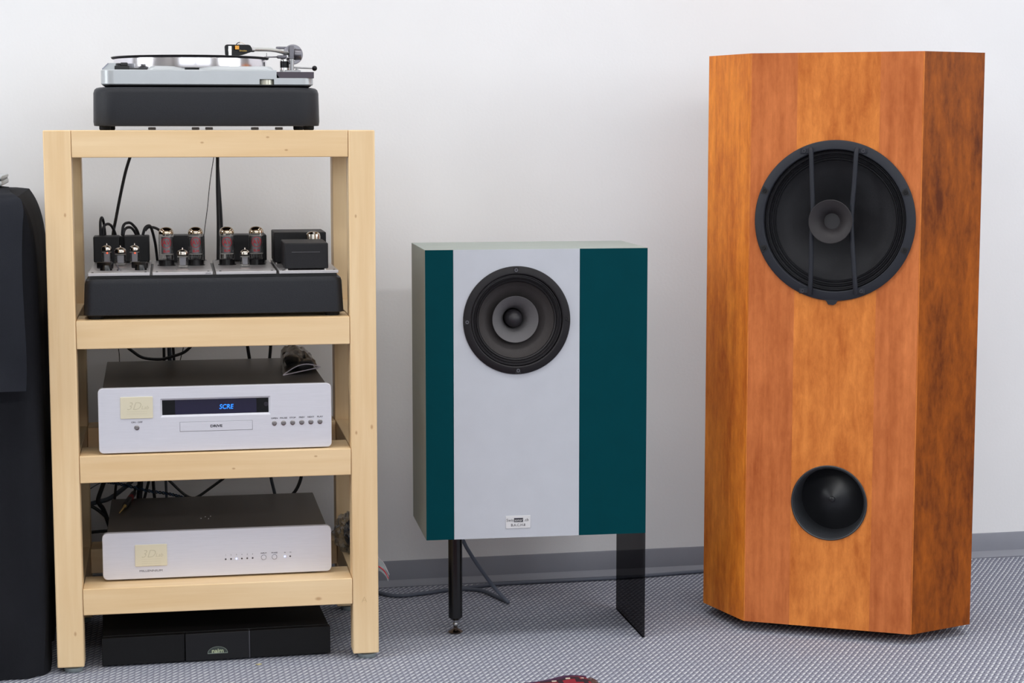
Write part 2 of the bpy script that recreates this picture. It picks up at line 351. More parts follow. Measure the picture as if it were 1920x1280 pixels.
RK = {0: [K(379, 267), K(502, 257), K(537, 281)], 2: [K(438, 878), K(592, 855)], 3: [K(597, 1122, .005)]}
for i, (zt, zb) in enumerate(((HR, HR-.0497), (R1T, R1B), (R2T, R2B), (R3T, R3B))):
    m = wood('maple_rail_%d' % i, 'x', MD, ML, RK.get(i, ()), streak=45)
    RD = .1046 if i else PW
    e = .0006
    part(rack, 'front_rail', box(nb(), PW+e, W-PW-e, .0004, RD, zb, zt, .0016, 2), m)
    part(rack, 'back_rail', box(nb(), PW+e, W-PW-e, DT-.075, DT-.0004, zb, zt, .0016, 2), m)
    ms = wood('maple_side_%d' % i, 'y', MD, ML, streak=45)
    for x0 in (0, W-PW):
        part(rack, 'side_rail', box(nb(), x0+.0004, x0+PW-.0004, PW+e, DT-PW-e, zb, zt, .0016, 2), ms)
pm = part(rack, 'pencil_mark', textbm('A', .017, (*RACK.ib(683, 1124, 0)[:1], -.0002, RACK.ib(683, 1124, 0)[1]), extr=.00005, bold=-.0006), pbr('pencil', srgb(178, 150, 112), .8))
def rk(px, py, b): return RACK.pt(px, py, b)
# ------------------------------------------------------------------ turntable
tt = T_('turntable', 'silver record player with black record and tonearm on rack top', 'turntable', RACK, (.2976, .2, HR))
def ttplinth():
    rings = []
    for z, ins in ((1.0222, .004), (1.0228, .001), (1.03, .0), (1.083, .001), (1.0895, .003), (1.0925, .0065), (1.0938, .012), (1.094, .03)):
        rings.append([(p[0], p[1], z) for p in rrect(.0878+ins, .5075-ins, .03+ins, .39-ins, .045, 10)])
    return loft(nb(), rings)
plinth = part(tt, 'plinth', ttplinth(), black_leather)
for a, b in ((.109, .065), (.486, .065), (.109, .355), (.486, .355)):
    part(tt, 'foot', lathe(nb(), [(0, 0), (.009, 0), (.0105, .002), (.0105, .0078), (0, .0078)], (a, b, HR), seg=20), rubber)
bm = nb()
for a in (.195, .275, .3, .385, .43): box(bm, a-.007, a+.007, .05, .065, HR+.0006, HR+.0055, .001)
part(tt, 'underside_clips', bm, pbr('clip_grey', srgb(110, 104, 100), .5))
# chassis: black under pan, silver deck with chamfer, raised shoulder round the platter
part(tt, 'under_pan', loft(nb(), [[(p[0], p[1], z) for p in rrect(.105+i, .494-i, .052+i, .365-i, .02, 5)] for z, i in ((1.0941, .006), (1.0975, .001), (1.099, .001))]), black_plastic)
deck = part(tt, 'deck', loft(nb(), [[(p[0], p[1], z) for p in rrect(.1035+i, .4965-i, .05+i, .37-i, .024, 6)] for z, i in ((1.0985, .0015), (1.1, 0), (1.1245, 0), (1.1262, .0025))]), silver)
pa, pz = .2695, 1.149                                                   # platter centre in rack frame
sh = [(.1165, .056), (.1165, .36), (.4225, .36), (.4285, .30), (.4285, .056)]
cut(deck, [box(nb(), *(RACK.ib(487, 150, .05)[0], RACK.ib(514, 150, .05)[0]), .04, .066, 1.098, 1.1095),
           box(nb(), RACK.ib(519, 150, .05)[0]-.0, .6, .03, .5, 1.1116, 1.14)])
bm = nb(); rings = []
for z, i in ((1.1255, 0), (1.1275, .0005), (1.1325, .0045), (1.1334, .008)):
    rings.append([(p[0], p[1], z) for p in rrect(.1885+i, .4220-i, .0515+i, .366-i, .010, 5)])
shoulder = part(tt, 'shoulder', loft(bm, rings), silver)
cut(shoulder, [box(nb(), .2574, .2837, .03, .075, 1.1262, 1.15), lathe(nb(), [(0, 1.129), (.1475, 1.129), (.1475, 1.16), (0, 1.16)], (pa, .2, 0), seg=64)])
part(tt, 'adjusting_wheel', lathe(nb(), [(0, 0), (.0122, 0), (.013, .001), (.013, .0095), (.0122, .0105), (0, .0105)], ((RACK.ib(487, 150, .05)[0]+RACK.ib(514, 150, .05)[0])/2, .0645, 1.0985), seg=30), pbr('cream_metal', srgb(225, 222, 205), .25, metal=.6))
lb_ = [(.1040, 1.1255), (.1185, 1.1395), (.1460, 1.1395), (.1460, 1.1255)]
part(tt, 'left_shoulder', loft(nb(), [[(a, b, z) for a, z in lb_] for b in (.10, .34)]), silver, flat=True)
part(tt, 'name_plate', loft(nb(), [[(a, b, z) for a, z in ((.1046, 1.1285), (.1160, 1.1396), (.1180, 1.1385), (.1060, 1.1270))] for b in (.099, .16)]), pbr('plate_grey', srgb(150, 152, 165), .4, metal=.5))
a0 = RACK.ib(215, 120, .075)[0]
bm = box(nb(), a0, a0+.0275, .062, .088, 1.1255, 1.1335, .0015, 2)
sw = part(tt, 'speed_control', bm, black_plastic)
bm = lathe(nb(), [(0, 0), (.006, 0), (.006, .004), (.004, .005), (0, .005)], (a0+.008, .075, 1.1335), seg=16); box(bm, a0+.011, a0+.024, .067, .083, 1.1335, 1.1395, .001)
part(sw, 'control_knob', bm, black_plastic)
part(tt, 'platter', lathe(nb(), [(0, 1.1295), (.1440, 1.1295), (.1455, 1.1305), (.1457, 1.134), (.1457, 1.1478), (.1455, 1.1495), (.142, 1.1505), (0, 1.1505)], (pa, .2, 0), seg=96), pbr('polished_platter', srgb(236, 233, 238), .16, metal=1))
part(tt, 'platter_mat', lathe(nb(), [(0, 1.1505), (.149, 1.1505), (.1503, 1.1515), (.149, 1.1524), (0, 1.1524)], (pa, .2, 0), seg=96), pbr('mat_rubber', srgb(26, 22, 30), .7))
rec = T_('vinyl_record', 'thin black vinyl record lying on the turntable platter', 'record', RACK, (pa, .2, 1.1526))
part(rec, 'disc', lathe(nb(), [(0.0, 1.1526), (.1508, 1.1526), (.1516, 1.1533), (.1508, 1.154), (.055, 1.1539), (.05, 1.1536), (0, 1.1536)], (pa, .2, 0), seg=96), pbr('vinyl', srgb(14, 13, 16), .22))
part(rec, 'centre_label', lathe(nb(), [(.004, 1.1537), (.049, 1.1537), (.049, 1.154), (.004, 1.154)], (pa, .2, 0), seg=48), pbr('label_paper', srgb(120, 40, 40), .6))
part(tt, 'spindle', lathe(nb(), [(0, 1.1506), (.0035, 1.1506), (.0035, 1.158), (.002, 1.16), (0, 1.1605)], (pa, .2, 0), seg=16), chrome)
# arm board and tonearm
AB = .235
b0, b1 = RACK.ib(519, 146, .05)[0], RACK.ib(589, 147, .05)[0]
bm = nb(); lo = [(b0+.0055, .052), (b1, .052), (b1, .36), (b0+.0055, .36)]; hi = [(b0, .052), (b1, .052), (b1, .36), (b0, .36)]
loft(bm, [[(x, y, 1.1118) for x, y in lo], [(x, y, 1.1200) for x, y in hi], [(x, y, 1.1232) for x, y in hi]])
ab = part(tt, 'arm_board', bm, pbr('arm_board_dark', srgb(68, 60, 70), .45))
bm = nb()
a, z = RACK.ib(560, 137, AB); box(bm, RACK.ib(533, 137, AB)[0], RACK.ib(563, 137, AB)[0], AB-.016, AB+.016, 1.1233, RACK.ib(545, 131.5, AB)[1], .001)
lathe(bm, [(0, 0), (.003, 0), (.003, .003), (0, .003)], (RACK.ib(557, 131, AB)[0], AB, RACK.ib(557, 131.5, AB)[1]), seg=12)
arm_base = part(tt, 'tonearm_base', bm, steel)
cb = RACK.ib(534, 120, AB)[0]; zb_ = [RACK.ib(534, y, AB)[1] for y in (134, 127, 126.5, 115, 114.5, 110, 108)]
bm = lathe(nb(), [(0, 1.1234), (.0098, 1.1234), (.0098, zb_[1]), (0, zb_[1])], (cb, AB, 0), seg=24); lathe(bm, [(0, zb_[3]), (.0088, zb_[3]), (.009, zb_[5]), (.0075, zb_[6]), (0, zb_[6])], (cb, AB, 0), seg=24)
part(tt, 'bearing_collar', bm, chrome)
part(tt, 'bearing_housing', lathe(nb(), [(0, zb_[1]), (.0092, zb_[1]+.0002), (.0092, zb_[3]), (0, zb_[3])], (cb, AB, 0), seg=24), black_gloss)
pc = RACK.ib(547.5, 120, AB-.012)[0]
part(tt, 'arm_pillar', lathe(nb(), [(0, 1.1234), (.0042, 1.1234), (.0042, RACK.ib(547, 107, AB-.012)[1]), (0, RACK.ib(547, 107, AB-.012)[1])], (pc, AB-.012, 0), seg=20), steel)
bm = nb(); za, zb2 = RACK.ib(547, 107, AB)[1], RACK.ib(547, 86, AB)[1]
box(bm, pc-.0055, pc+.0045, AB-.017, AB-.008, za-.002, zb2, .0015, 2); box(bm, pc-.0055, pc+.0045, AB+.012, AB+.019, za-.002, zb2, .0015, 2); box(bm, pc-.0055, pc+.0045, AB-.017, AB+.019, za-.004, za+.001, .001)
a1, z1 = RACK.ib(518, 87, AB); a2, z2 = RACK.ib(540, 92, AB); box(bm, a1, a2, AB+.004, AB+.012, z2, z1, .001)
a1, z1 = RACK.ib(519, 101, AB); a2, z2 = RACK.ib(536, 110, AB); box(bm, a1, a2, AB-.013, AB-.002, z2, z1-.003, .002, 2)
part(tt, 'gimbal_yoke', bm, dark_steel)
ca, cz = RACK.ib(550, 102, AB)
bm = lathe(nb(), [(.0125, -.006), (.0185, -.006), (.0195, -.005), (.0195, .005), (.0185, .006), (.0125, .006), (.0125, -.006)], (ca-.0006, AB+.003, cz), axis='y', seg=40)
ring = part(tt, 'anti_skating_ring', bm, pbr('ring_grey', srgb(150, 148, 155), .35, metal=.9))
ca2 = RACK.ib(557, 102, AB)[0]
part(tt, 'counterweight', lathe(nb(), [(0, -.006), (.0105, -.006), (.011, -.005), (.011, .007), (.0105, .008), (0, .008)], (ca2, AB, cz), axis='x', seg=28), dark_steel)
HB = .135
path = [rk(470, 92.5, HB+.012), rk(485, 92.5, HB+.03), rk(505, 93, HB+.055), rk(520, 95, HB+.075), rk(533, 98.5, AB-.01), rk(547, 101, AB+.002)]
part(tt, 'arm_tube', tube(nb(), cr(path, 6), [.0034]*(5*6+1) if False else .0037, 14), pbr('arm_tube_metal', srgb(214, 214, 208), .25, metal=.8))
part(tt, 'arm_collar', tube(nb(), [rk(469, 92.5, HB+.01), rk(475, 92.5, HB+.018)], .0052, 14), chrome)
hs = nb()
c = [rk(421, 86, HB-.002), rk(424, 83.5, HB-.002), rk(467, 84, HB+.008), rk(471, 87, HB+.01), rk(471, 97.5, HB+.01), rk(455, 103, HB+.004), rk(441, 105, HB), rk(425, 106, HB-.002), rk(422, 103, HB-.002)]
lo = [hs.verts.new((p[0], p[1]-.009, p[2])) for p in c]; hi = [hs.verts.new((p[0], p[1]+.009, p[2])) for p in c]
hs.faces.new(lo); hs.faces.new(hi[::-1])
for i in range(len(c)): hs.faces.new((lo[i], hi[i], hi[(i+1) % len(c)], lo[(i+1) % len(c)]))
bmesh.ops.bevel(hs, geom=list(hs.edges), offset=.0012, segments=2, affect='EDGES')
head = part(tt, 'headshell', hs, black_gloss)
x0, z0 = RACK.ib(441, 92.5, HB-.011); x1, z1 = RACK.ib(448.5, 85.5, HB-.011); part(head, 'marker_tag', box(nb(), x0, x1, HB-.0125, HB-.0095, z0, z1, .0004), pbr('amber_tag', srgb(240, 168, 60), .4))
x0, z0 = RACK.ib(428.5, 104, HB-.011); x1, z1 = RACK.ib(434.5, 86, HB-.011); part(head, 'shell_stripe', box(nb(), x0, x1, HB-.0120, HB-.0095, z0, z1, .0004), chrome)
part(head, 'finger_lift', tube(nb(), cr([rk(443, 85, HB-.008), rk(445, 81, HB-.01), rk(450, 79, HB-.012)], 4), .0008, 6), black_plastic)
part(head, 'signal_wire', tube(nb(), cr([rk(446, 85, HB), rk(452, 79.5, HB), rk(460, 83.5, HB+.005)], 4), .0005, 6), pbr('wire_white', srgb(232, 214, 190), .5))
x, z = RACK.ib(456, 94, HB-.01); part(head, 'lettering', textbm('Ortofon', .0042, (x, HB-.0112, z-.001), extr=.0002), brass)
part(tt, 'cartridge', loft(nb(), [[(RACK.ib(px, 0, HB-.002)[0], HB-.002+dy, RACK.ib(430, py, HB-.002)[1]) for px, dy in ((426+i, -.006), (440-i*3, -.006), (440-i*3, .006), (426+i, .006))] for i, py in ((0, 104.5), (1, 107))]), brass)
a, z = RACK.ib(549, 126.3, AB); a2, z2 = RACK.ib(586, 127.8, AB)
cu = part(tt, 'cueing_lever', tube(nb(), [(a, AB, z), (a2, AB, z2)], .0017, 10), steel)
a, z = RACK.ib(590, 128, AB); bm = nb(); bmesh.ops.create_uvsphere(bm, u_segments=20, v_segments=12, radius=.0052, matrix=Matrix.Translation((a, AB, z))); part(cu, 'lever_knob', bm, black_gloss)
bm = tube(nb(), [rk(496, 107, AB-.01), rk(521, 106.5, AB-.01)], .0013, 8); tube(bm, [rk(500, 99, AB-.01), rk(500, 106.5, AB-.01)], .0006, 6); part(tt, 'arm_lift', bm, dark_steel)
# ------------------------------------------------------------------ tube amplifier
amp = T_('tube_amplifier', 'black valve amplifier with red-marked glass tubes on the upper rack shelf', 'amplifier', RACK, (.305, .2, R1T))
rings = []
for t, ins in ((0, .002), (.02, .0), (.86, .0028), (.95, .0045), (1, .009)):
    z = .6725+t*(.7405-.6725); rings.append([(p[0], p[1], z) for p in rrect(.0635+ins, .5458-ins, .015+ins*.6, .36-ins, .016, 6)])
part(amp, 'chassis', loft(nb(), rings), black_leather)
for a, b in ((.085, .04), (.525, .04), (.085, .335), (.525, .335)):
    part(amp, 'foot', lathe(nb(), [(0, 0), (.0125, 0), (.014, .002), (.014, .0074), (0, .0074)], (a, b, R1T), seg=24), rubber)
PZ0, PZ1 = .7455, .7515
for i, (a0, a1) in enumerate(((.0728, .1857), (.1904, .3015), (.3075, .4200), (.4252, .5370))):
    part(amp, 'deck_plate', box(nb(), a0, a1, .0285, .347, PZ0, PZ1, .0009, 2), alu_plate)
    bm = nb()
    for sx in (a0+.008, a1-.008):
        for sy in (.036, .339): lathe(bm, [(0, PZ1), (.0022, PZ1), (.0022, PZ1+.0008), (.0014, PZ1+.001), (0, PZ1+.001)], (sx, sy, 0), seg=10)
    part(amp, 'plate_screws', bm, black_plastic)
part(amp, 'plate_spacer', box(nb(), .076, .534, .034, .342, .7404, PZ0, 0), black_plastic)
def xfmr(name, a0, a1, b0, b1, z1, bolts=True):
    t = part(amp, name, box(nb(), a0, a1, b0, b1, PZ1+.0022, z1, .0022, 2), black_box)
    if bolts:
        bm = nb()
        for a in (a0+.004, a1-.005): 
            for b in (b0+.004, b1-.004): lathe(bm, [(0, PZ1), (.0028, PZ1), (.0028, PZ1+.004), (0, PZ1+.004)], (a, b, 0), seg=12)
        part(t, 'standoffs', bm, chrome)
    return t
xfmr('input_transformer', .0735, .1243, .284, .34, .805, False); xfmr('input_transformer', .1335, .1826, .284, .34, .805, False)
xfmr('output_transformer', .215, .2915, .282, .342, .8055, False); xfmr('output_transformer', .335, .4145, .282, .342, .8055, False)
part(amp, 'transformer_gap_strip', box(nb(), .1245, .1333, .3, .335, PZ1, .803), black_matte)
fx = xfmr('choke_box', .4366, .5187, .038, .172, .8022)
x0, z0 = RACK.ib(547, 472.6, .038); x1, _ = RACK.ib(600, 472.6, .038)
part(fx, 'seam_line', box(nb(), x0, x1, .0374, .0384, z0-.0004, z0+.0004), pbr('seam', srgb(90, 88, 92), .4))
xfmr('mains_transformer', .4262, .5290, .214, .33, .8135)
# power tubes
glass = glassy('tube_glass', (.93, .93, .93, 1), .25, .03)
dome_mat = pbr('getter_dome', srgb(186, 170, 150), .1, metal=1)
silver_dome = pbr('silver_getter', srgb(190, 182, 172), .12, metal=1)
plate_mat = pbr('anode_grey', srgb(138, 136, 140), .4, metal=.7)
logo_red = pbr('logo_red', srgb(190, 26, 46), .5)
mica = pbr('mica', srgb(206, 202, 196), .4)
bakelite = pbr('bakelite', srgb(20, 19, 21), .25)
def wrap(bm, ca, cb, cz, r):
    for v in bm.verts:
        s, d, z = v.co; t = s/r; rr = r-d; v.co = (ca+rr*math.sin(t), cb-rr*math.cos(t), cz+z)
    return bm
def power_tube(ca, cb):
    r = .0147; zb, zs, zt = PZ1, .7632, .8268
    H = zt-.0150
    env = part(amp, 'power_tube', lathe(nb(), [(r*.96, zs), (r, zs+.002), (r, H), (r*.96, H+.0035)], (ca, cb, 0), seg=32), glass)
    part(env, 'tube_base', lathe(nb(), [(0, zb), (r+.003, zb), (r+.003, zb+.0012), (r+.0008, zb+.0014), (r+.0008, zs-.0006), (r, zs), (0, zs)], (ca, cb, 0), seg=32), bakelite)
    part(env, 'getter_dome', lathe(nb(), [(r*.985, H+.0012), (r*.985, H+.0042), (r*.93, H+.0078), (r*.80, H+.0108), (r*.60, H+.0132), (r*.32, H+.0146), (0, H+.0150)], (ca, cb, 0), seg=32), dome_mat)
    bm = nb(); prism(bm, [(ca+.0095*math.cos(t)*1.0, cb+.006*math.sin(t)) for t in [i*math.pi/8 for i in range(16)]], zs+.011, H-.004)
    part(env, 'anode', bm, plate_mat)
    bm = nb()
    for z in (zs+.0098, H-.0036): lathe(bm, [(0, z), (.0132, z), (.0132, z+.0007), (0, z+.0007)], (ca, cb, 0), seg=20)
    part(env, 'mica_disc', bm, mica)
    bm = nb()
    for k in range(7): tube(bm, [(ca-.009+.003*k, cb-.004, zs), (ca-.0085+.0028*k+random.uniform(-.001, .001), cb-.003, zs+.0098)], .0005, 5)
    part(env, 'support_wires', bm, steel)
    bm = nb(); R0, R1 = .0089, .0101; n = 28; zc = (zs+H)/2+.009
    vo = [bm.verts.new((R1*math.cos(2*math.pi*i/n), 0, R1*math.sin(2*math.pi*i/n))) for i in range(n)]; vi = [bm.verts.new((R0*math.cos(2*math.pi*i/n), 0, R0*math.sin(2*math.pi*i/n))) for i in range(n)]
    for i in range(n): j = (i+1) % n; bm.faces.new((vo[i], vo[j], vi[j], vi[i]))
    t2 = textbm('AV', .0125, (0, 0, -.0002), extr=0, bold=.0001, xs=.95); me = bpy.data.meshes.new('x'); t2.to_mesh(me); t2.free(); bm.from_mesh(me)
    t2 = textbm('EL34', .0062, (0, 0, -.0165), extr=0, bold=.0002); t2.to_mesh(me); t2.free(); bm.from_mesh(me); bpy.data.meshes.remove(me)
    bmesh.ops.subdivide_edges(bm, edges=[e for e in bm.edges if e.calc_length() > .004], cuts=2)
    part(env, 'maker_logo', wrap(bm, ca, cb, zc, r+.0002), logo_red)
for a, b in ((RACK.ib(312.5, 490, .205)[0], .205), (RACK.ib(367.5, 490, .205)[0], .205), (RACK.ib(426, 490, .205)[0], .205), (RACK.ib(481, 490, .205)[0], .205)): power_tube(a, b)
def small_tube(ca, cb, r, ztip, wide=False, glow=False):
    H = ztip-.0045; zb = PZ1
    bandz = H-.010
    env = part(amp, 'signal_tube', lathe(nb(), [(r, zb+.003), (r, bandz), (r*.98, bandz+.002)], (ca, cb, 0), seg=24), glass)
    part(env, 'socket', lathe(nb(), [(0, zb), (r+.002, zb), (r+.002, zb+.0015), (r*.9, zb+.002), (r*.9, zb+.003), (0, zb+.003)], (ca, cb, 0), seg=24), pbr('ceramic', srgb(150, 140, 138), .4))
    part(env, 'getter_dome', lathe(nb(), [(r*1.0, bandz), (r*1.0, bandz+.004), (r*.88, H-.0028), (r*.55, H-.0008), (.0016, H+.0003), (.0011, ztip-.001), (0, ztip)], (ca, cb, 0), seg=24), silver_dome)
    bm = nb(); box(bm, ca-r*.62, ca+r*.62, cb-r*.35, cb+r*.35, zb+.008, bandz-.004, .001); part(env, 'anode', bm, plate_mat)
    bm = nb()
    for z in (zb+.0072, bandz-.0038): lathe(bm, [(0, z), (r*.97, z), (r*.97, z+.0006), (0, z+.0006)], (ca, cb, 0), seg=18)
    part(env, 'mica_disc', bm, mica)
    if glow:
        bm = nb(); bmesh.ops.create_uvsphere(bm, u_segments=10, v_segments=8, radius=.0017, matrix=Matrix.Translation((ca+.001, cb-r*.55, bandz-.0045))); part(env, 'heater', bm, pbr('heater_glow', srgb(220, 90, 60), .4, emit=srgb(255, 80, 40), es=2))
small_tube(RACK.ib(200.5, 480, .21)[0], .21, .0098, RACK.ib(200, 455, .21)[1], glow=True)
small_tube(RACK.ib(226, 480, .165)[0], .165, .0110, RACK.ib(226, 459, .165)[1])
small_tube(RACK.ib(252.5, 480, .205)[0], .205, .0098, RACK.ib(252, 455, .205)[1], glow=True)
small_tube(RACK.ib(342.5, 490, .079)[0], .079, .0103, RACK.ib(342, 463, .079)[1])
small_tube(RACK.ib(459.5, 490, .086)[0], .086, .0090, RACK.ib(459, 463, .086)[1])
a, z = RACK.ib(587, 433.5, .192)
bm = lathe(nb(), [(.0135, PZ1), (.0145, z-.010), (.0138, z-.005), (.010, z-.0015), (.004, z), (0, z)], (a, .192, 0), seg=28); part(amp, 'rectifier_tube', bm, silver_dome)
for px in (199, 264):
    a = RACK.ib(px, 500, .095)[0]
    bm = lathe(nb(), [(0, PZ1), (.0115, PZ1), (.011, PZ1+.004), (.0095, PZ1+.010), (0, PZ1+.010)], (a, .095, 0), seg=24)
    M_ = Matrix.Translation((a, .095, 0)) @ Matrix.Rotation(math.radians(-28), 4, 'Z') @ Matrix.Translation((-a, -.095, 0))
    b2 = box(nb(), a-.018, a+.014, .0905, .0995, PZ1+.003, PZ1+.0155, .002, 2); bmesh.ops.transform(b2, matrix=M_, verts=b2.verts)
    me = bpy.data.meshes.new('x'); b2.to_mesh(me); b2.free(); bm.from_mesh(me); bpy.data.meshes.remove(me)
    part(amp, 'selector_knob', bm, bakelite)
a = RACK.ib(223, 505, .085)[0]; bm = lathe(nb(), [(0, PZ1), (.004, PZ1), (.004, PZ1+.002), (0, PZ1+.002)], (a, .085, 0), seg=14); tube(bm, [(a, .085, PZ1+.001), (a-.003, .083, PZ1+.012)], .0013, 8)
part(amp, 'toggle_switch', bm, dark_steel)
x, z = RACK.ib(397, 509.3, .0285)
part(amp, 'lettering', textbm('phono', .004, (x-.006, .0283, .7487), extr=.00008), ink)
# ------------------------------------------------------------------ cd drive
def rface(a0, a1, z0, z1, b0, b1, r, bev=.0008):
    pts = rrect(a0, a1, z0, z1, r, 6); bm = nb()
    rings = [[(p[0]+(bev if s else 0)*(1 if p[0] < (a0+a1)/2 else -1), b, p[1]+(bev if s else 0)*(1 if p[1] < (z0+z1)/2 else -1)) for p in pts] for b, s in ((b0, 1), (b0+bev, 0), (b1, 0))]
    return loft(bm, rings)
cd = T_('disc_player', 'tall silver disc drive with a blue display window on middle shelf', 'cd player', RACK, (.3029, .0145, R2T), rot=.012)
CB = .010
A0, A1, Z0, Z1 = .0861, .5193, .4157, .5377
fp = part(cd, 'faceplate', rface(A0, A1, Z0, Z1, CB, CB+.012, .0085), alu)
part(cd, 'cover', box(nb(), A0+.0085, A1-.0085, CB+.0122, .44, Z0+.001, Z1-.0015, .001), alu_dark)
for a in (.13, .48):
    for b in (.05, .37): part(cd, 'foot', lathe(nb(), [(0, R2T), (.018, R2T), (.018, Z0+.001), (0, Z0+.001)], (a, b, 0), seg=20), rubber)
def RC(px, py, b=CB): return RACK.ib(px, py, b)
def badge(t, fpn, p0, p1, b, lines):
    (x0, z1), (x1, z0) = p0, p1
    bd = part(t, 'badge', rface(x0, x1, z0, z1, b-.0016, b+.0005, .0016, .0004), gold_badge)
    cx = (x0+x1)/2; h = z1-z0
    part(bd, 'badge_lettering', textbm('3D', h*.52, (cx-.006, b-.00162, z0+h*.56), shear=.35, extr=.00006, bold=-.0003), gold_badge_line)
    bm = textbm('Lab', h*.24, (cx+.0150, b-.00162, z0+h*.5), shear=.3, extr=.00006)
    for k in range(lines): box(bm, cx-.018, cx+.019, b-.0017, b-.0015, z0+h*(.32-.1*k), z0+h*(.32-.1*k)+.0004)
    part(bd, 'badge_engraving', bm, gold_badge_line)
badge(cd, fp, RC(225, 744), RC(287, 783), CB, 2)
(wx0, wz1), (wx1, wz0) = RC(300, 747), RC(507.5, 776.5)
m_ = .0035
bmc = nb(); loft(bmc, [[(x, b, z) for x, z in ((wx0+i, wz0+i), (wx1-i, wz0+i), (wx1-i, wz1-i), (wx0+i, wz1-i))] for b, i in ((CB-.002, -.001), (CB, 0), (CB+.0035, m_), (CB+.02, m_))])
cut(fp, [bmc])
dw = part(cd, 'display_window', box(nb(), wx0, wx1, CB+.0052, CB+.0058, wz0, wz1), black_gloss)
x0, z1 = RC(328, 752, CB+.005); x1, z0 = RC(481, 772, CB+.005)
part(dw, 'display_field', box(nb(), x0, x1, CB+.0048, CB+.0053, wz0+.004, wz1-.004), pbr('display_blue', srgb(24, 20, 50), .25, emit=srgb(60, 60, 150), es=.0))
x, z = RC(424, 762, CB+.005)
part(dw, 'display_text', textbm('SCRE', .0125, (x, CB+.0046, z), shear=.15, extr=.0001, bold=.0001, xs=.92), pbr('display_glow', srgb(0, 60, 220), .4, emit=srgb(40, 140, 255), es=1.6))
x, z = RC(499, 757, CB+.005); part(dw, 'sensor', lathe(nb(), [(0, -.0003), (.0042, -.0003), (.0042, .0005), (0, .0005)], (x, CB+.005, z), axis='y', seg=18), pbr('sensor', srgb(36, 32, 44), .3))
(dx0, dz1), (dx1, dz0) = RC(337.5, 791.5), RC(473, 804.5)
dt = part(cd, 'disc_drawer', rface(dx0, dx1, dz0, dz1, CB-.0006, CB+.002, .0012, .0003), alu)
bm = nb(); g = .0006
for q in ((dx0-g, dx1+g, dz1, dz1+g), (dx0-g, dx1+g, dz0-g, dz0), (dx0-g, dx0, dz0-g, dz1+g), (dx1, dx1+g, dz0-g, dz1+g)): box(bm, q[0], q[1], CB-.0002, CB+.001, q[2], q[3])
part(dt, 'drawer_gap', bm, pbr('gap_dark', srgb(110, 110, 118), .6))
x, z = RC(406, 796.5); part(dt, 'lettering', textbm('DRIVE', .0066, ((dx0+dx1)/2, CB-.00065, (dz0+dz1)/2), extr=.00006, bold=.00025, xs=1.25), ink)
btn = pbr('button_steel', srgb(150, 146, 146), .35, metal=.9)
def button(t, x, z, b, r, name='button', mat=btn):
    o = part(t, name, lathe(nb(), [(0, -.0022), (r*.62, -.0020), (r*.7, -.0012), (r*.98, -.0008), (r, 0), (r, .001), (0, .001)], (x, b, z), axis='y', seg=20), mat); return o
x, z = RC(256.5, 801); button(cd, x, z, CB, .0048, 'power_button')
x, z = RC(256.5, 791); part(cd, 'lettering', textbm('ON : OFF', .0042, (x, CB-.0001, z), extr=.00006, bold=.00008, xs=1.2), ink)
for k, s in enumerate(('OPEN', 'PAUSE', 'STOP', 'PREV', 'NEXT', 'PLAY')):
    x, z = RC(514.5+17.1*k, 793.2-.6*k); button(cd, x, z, CB, .0048)
    x, z = RC(514.5+17.1*k, 784.0-.6*k); part(cd, 'lettering', textbm(s, .0041, (x, CB-.0001, z), extr=.00006, bold=.00008, xs=1.2), ink)
# bag on the drive
def grid_surface(fn, nu, nv):
    bm = nb(); V = [[bm.verts.new(fn(i/nu, j/nv)) for j in range(nv+1)] for i in range(nu+1)]
    for i in range(nu):
        for j in range(nv): bm.faces.new((V[i][j], V[i+1][j], V[i+1][j+1], V[i][j+1]))
    return bm
bag_film = glassy('bag_film', (.60, .58, .56, 1), .22, .3)
zt = Z1-.0015; bg = T_('zip_bag', 'small clear zip bag with dark contents lying on the disc player', 'bag', RACK, (.47, .25, zt))
def bagfn(side):
    def f(u, v):                   # u across, v from the open mouth (front) to the back
        aL, aR = .4365+.006*v, .5125-.010*v; a = aL+(aR-aL)*u; b = .150+.035*u+v*.19
        e = math.sin(math.pi*u); bul = e**.2 if e > 1e-6 else 0; lens = .0125*e
        if not side: return (a, b, zt+.0008+.010*u*max(0, 1-v*4))
        t = min(1, max(0, (v-.06)/.3)); t = t*t*(3-2*t)
        h = lens*(1-t)+(.033+.012*v-.014*u)*bul*t*(1-.5*max(0, v-.9)*10)
        wr = (.011*mnoise.noise(Vector((u*3.2, v*7, 1.3)))+.006*mnoise.noise(Vector((u*9, v*15, 4.1))))*bul*t
        return (a+.002*math.sin(19*v)*(1-u)*t, b, zt+.0012+max(0, h+wr)+.010*u*max(0, 1-v*4))
    return f
bm = grid_surface(bagfn(1), 24, 34); b2 = grid_surface(bagfn(0), 18, 16); me = bpy.data.meshes.new('x'); b2.to_mesh(me); b2.free(); bm.from_mesh(me); bpy.data.meshes.remove(me)
part(bg, 'film', bm, bag_film)
rim = pbr('bag_rim', srgb(196, 188, 198), .4)
f1, f0 = bagfn(1), bagfn(0)
bm = tube(nb(), [f1(i/16, 0) for i in range(17)], .0011, 6); tube(bm, [f0(i/16, 0) for i in range(17)], .0011, 6); part(bg, 'mouth_rim', bm, rim)
bm = box(nb(), .449, .500, .195, .318, zt+.004, zt+.021, .005, 3); part(bg, 'contents', bm, pbr('bag_contents', srgb(30, 28, 32), .5))
part(bg, 'cable_tie', tube(nb(), cr([(.462, .19, zt+.012), (.472, .182, zt+.009), (.486, .183, zt+.010), (.496, .192, zt+.013)], 5), .002, 6), cable_black)
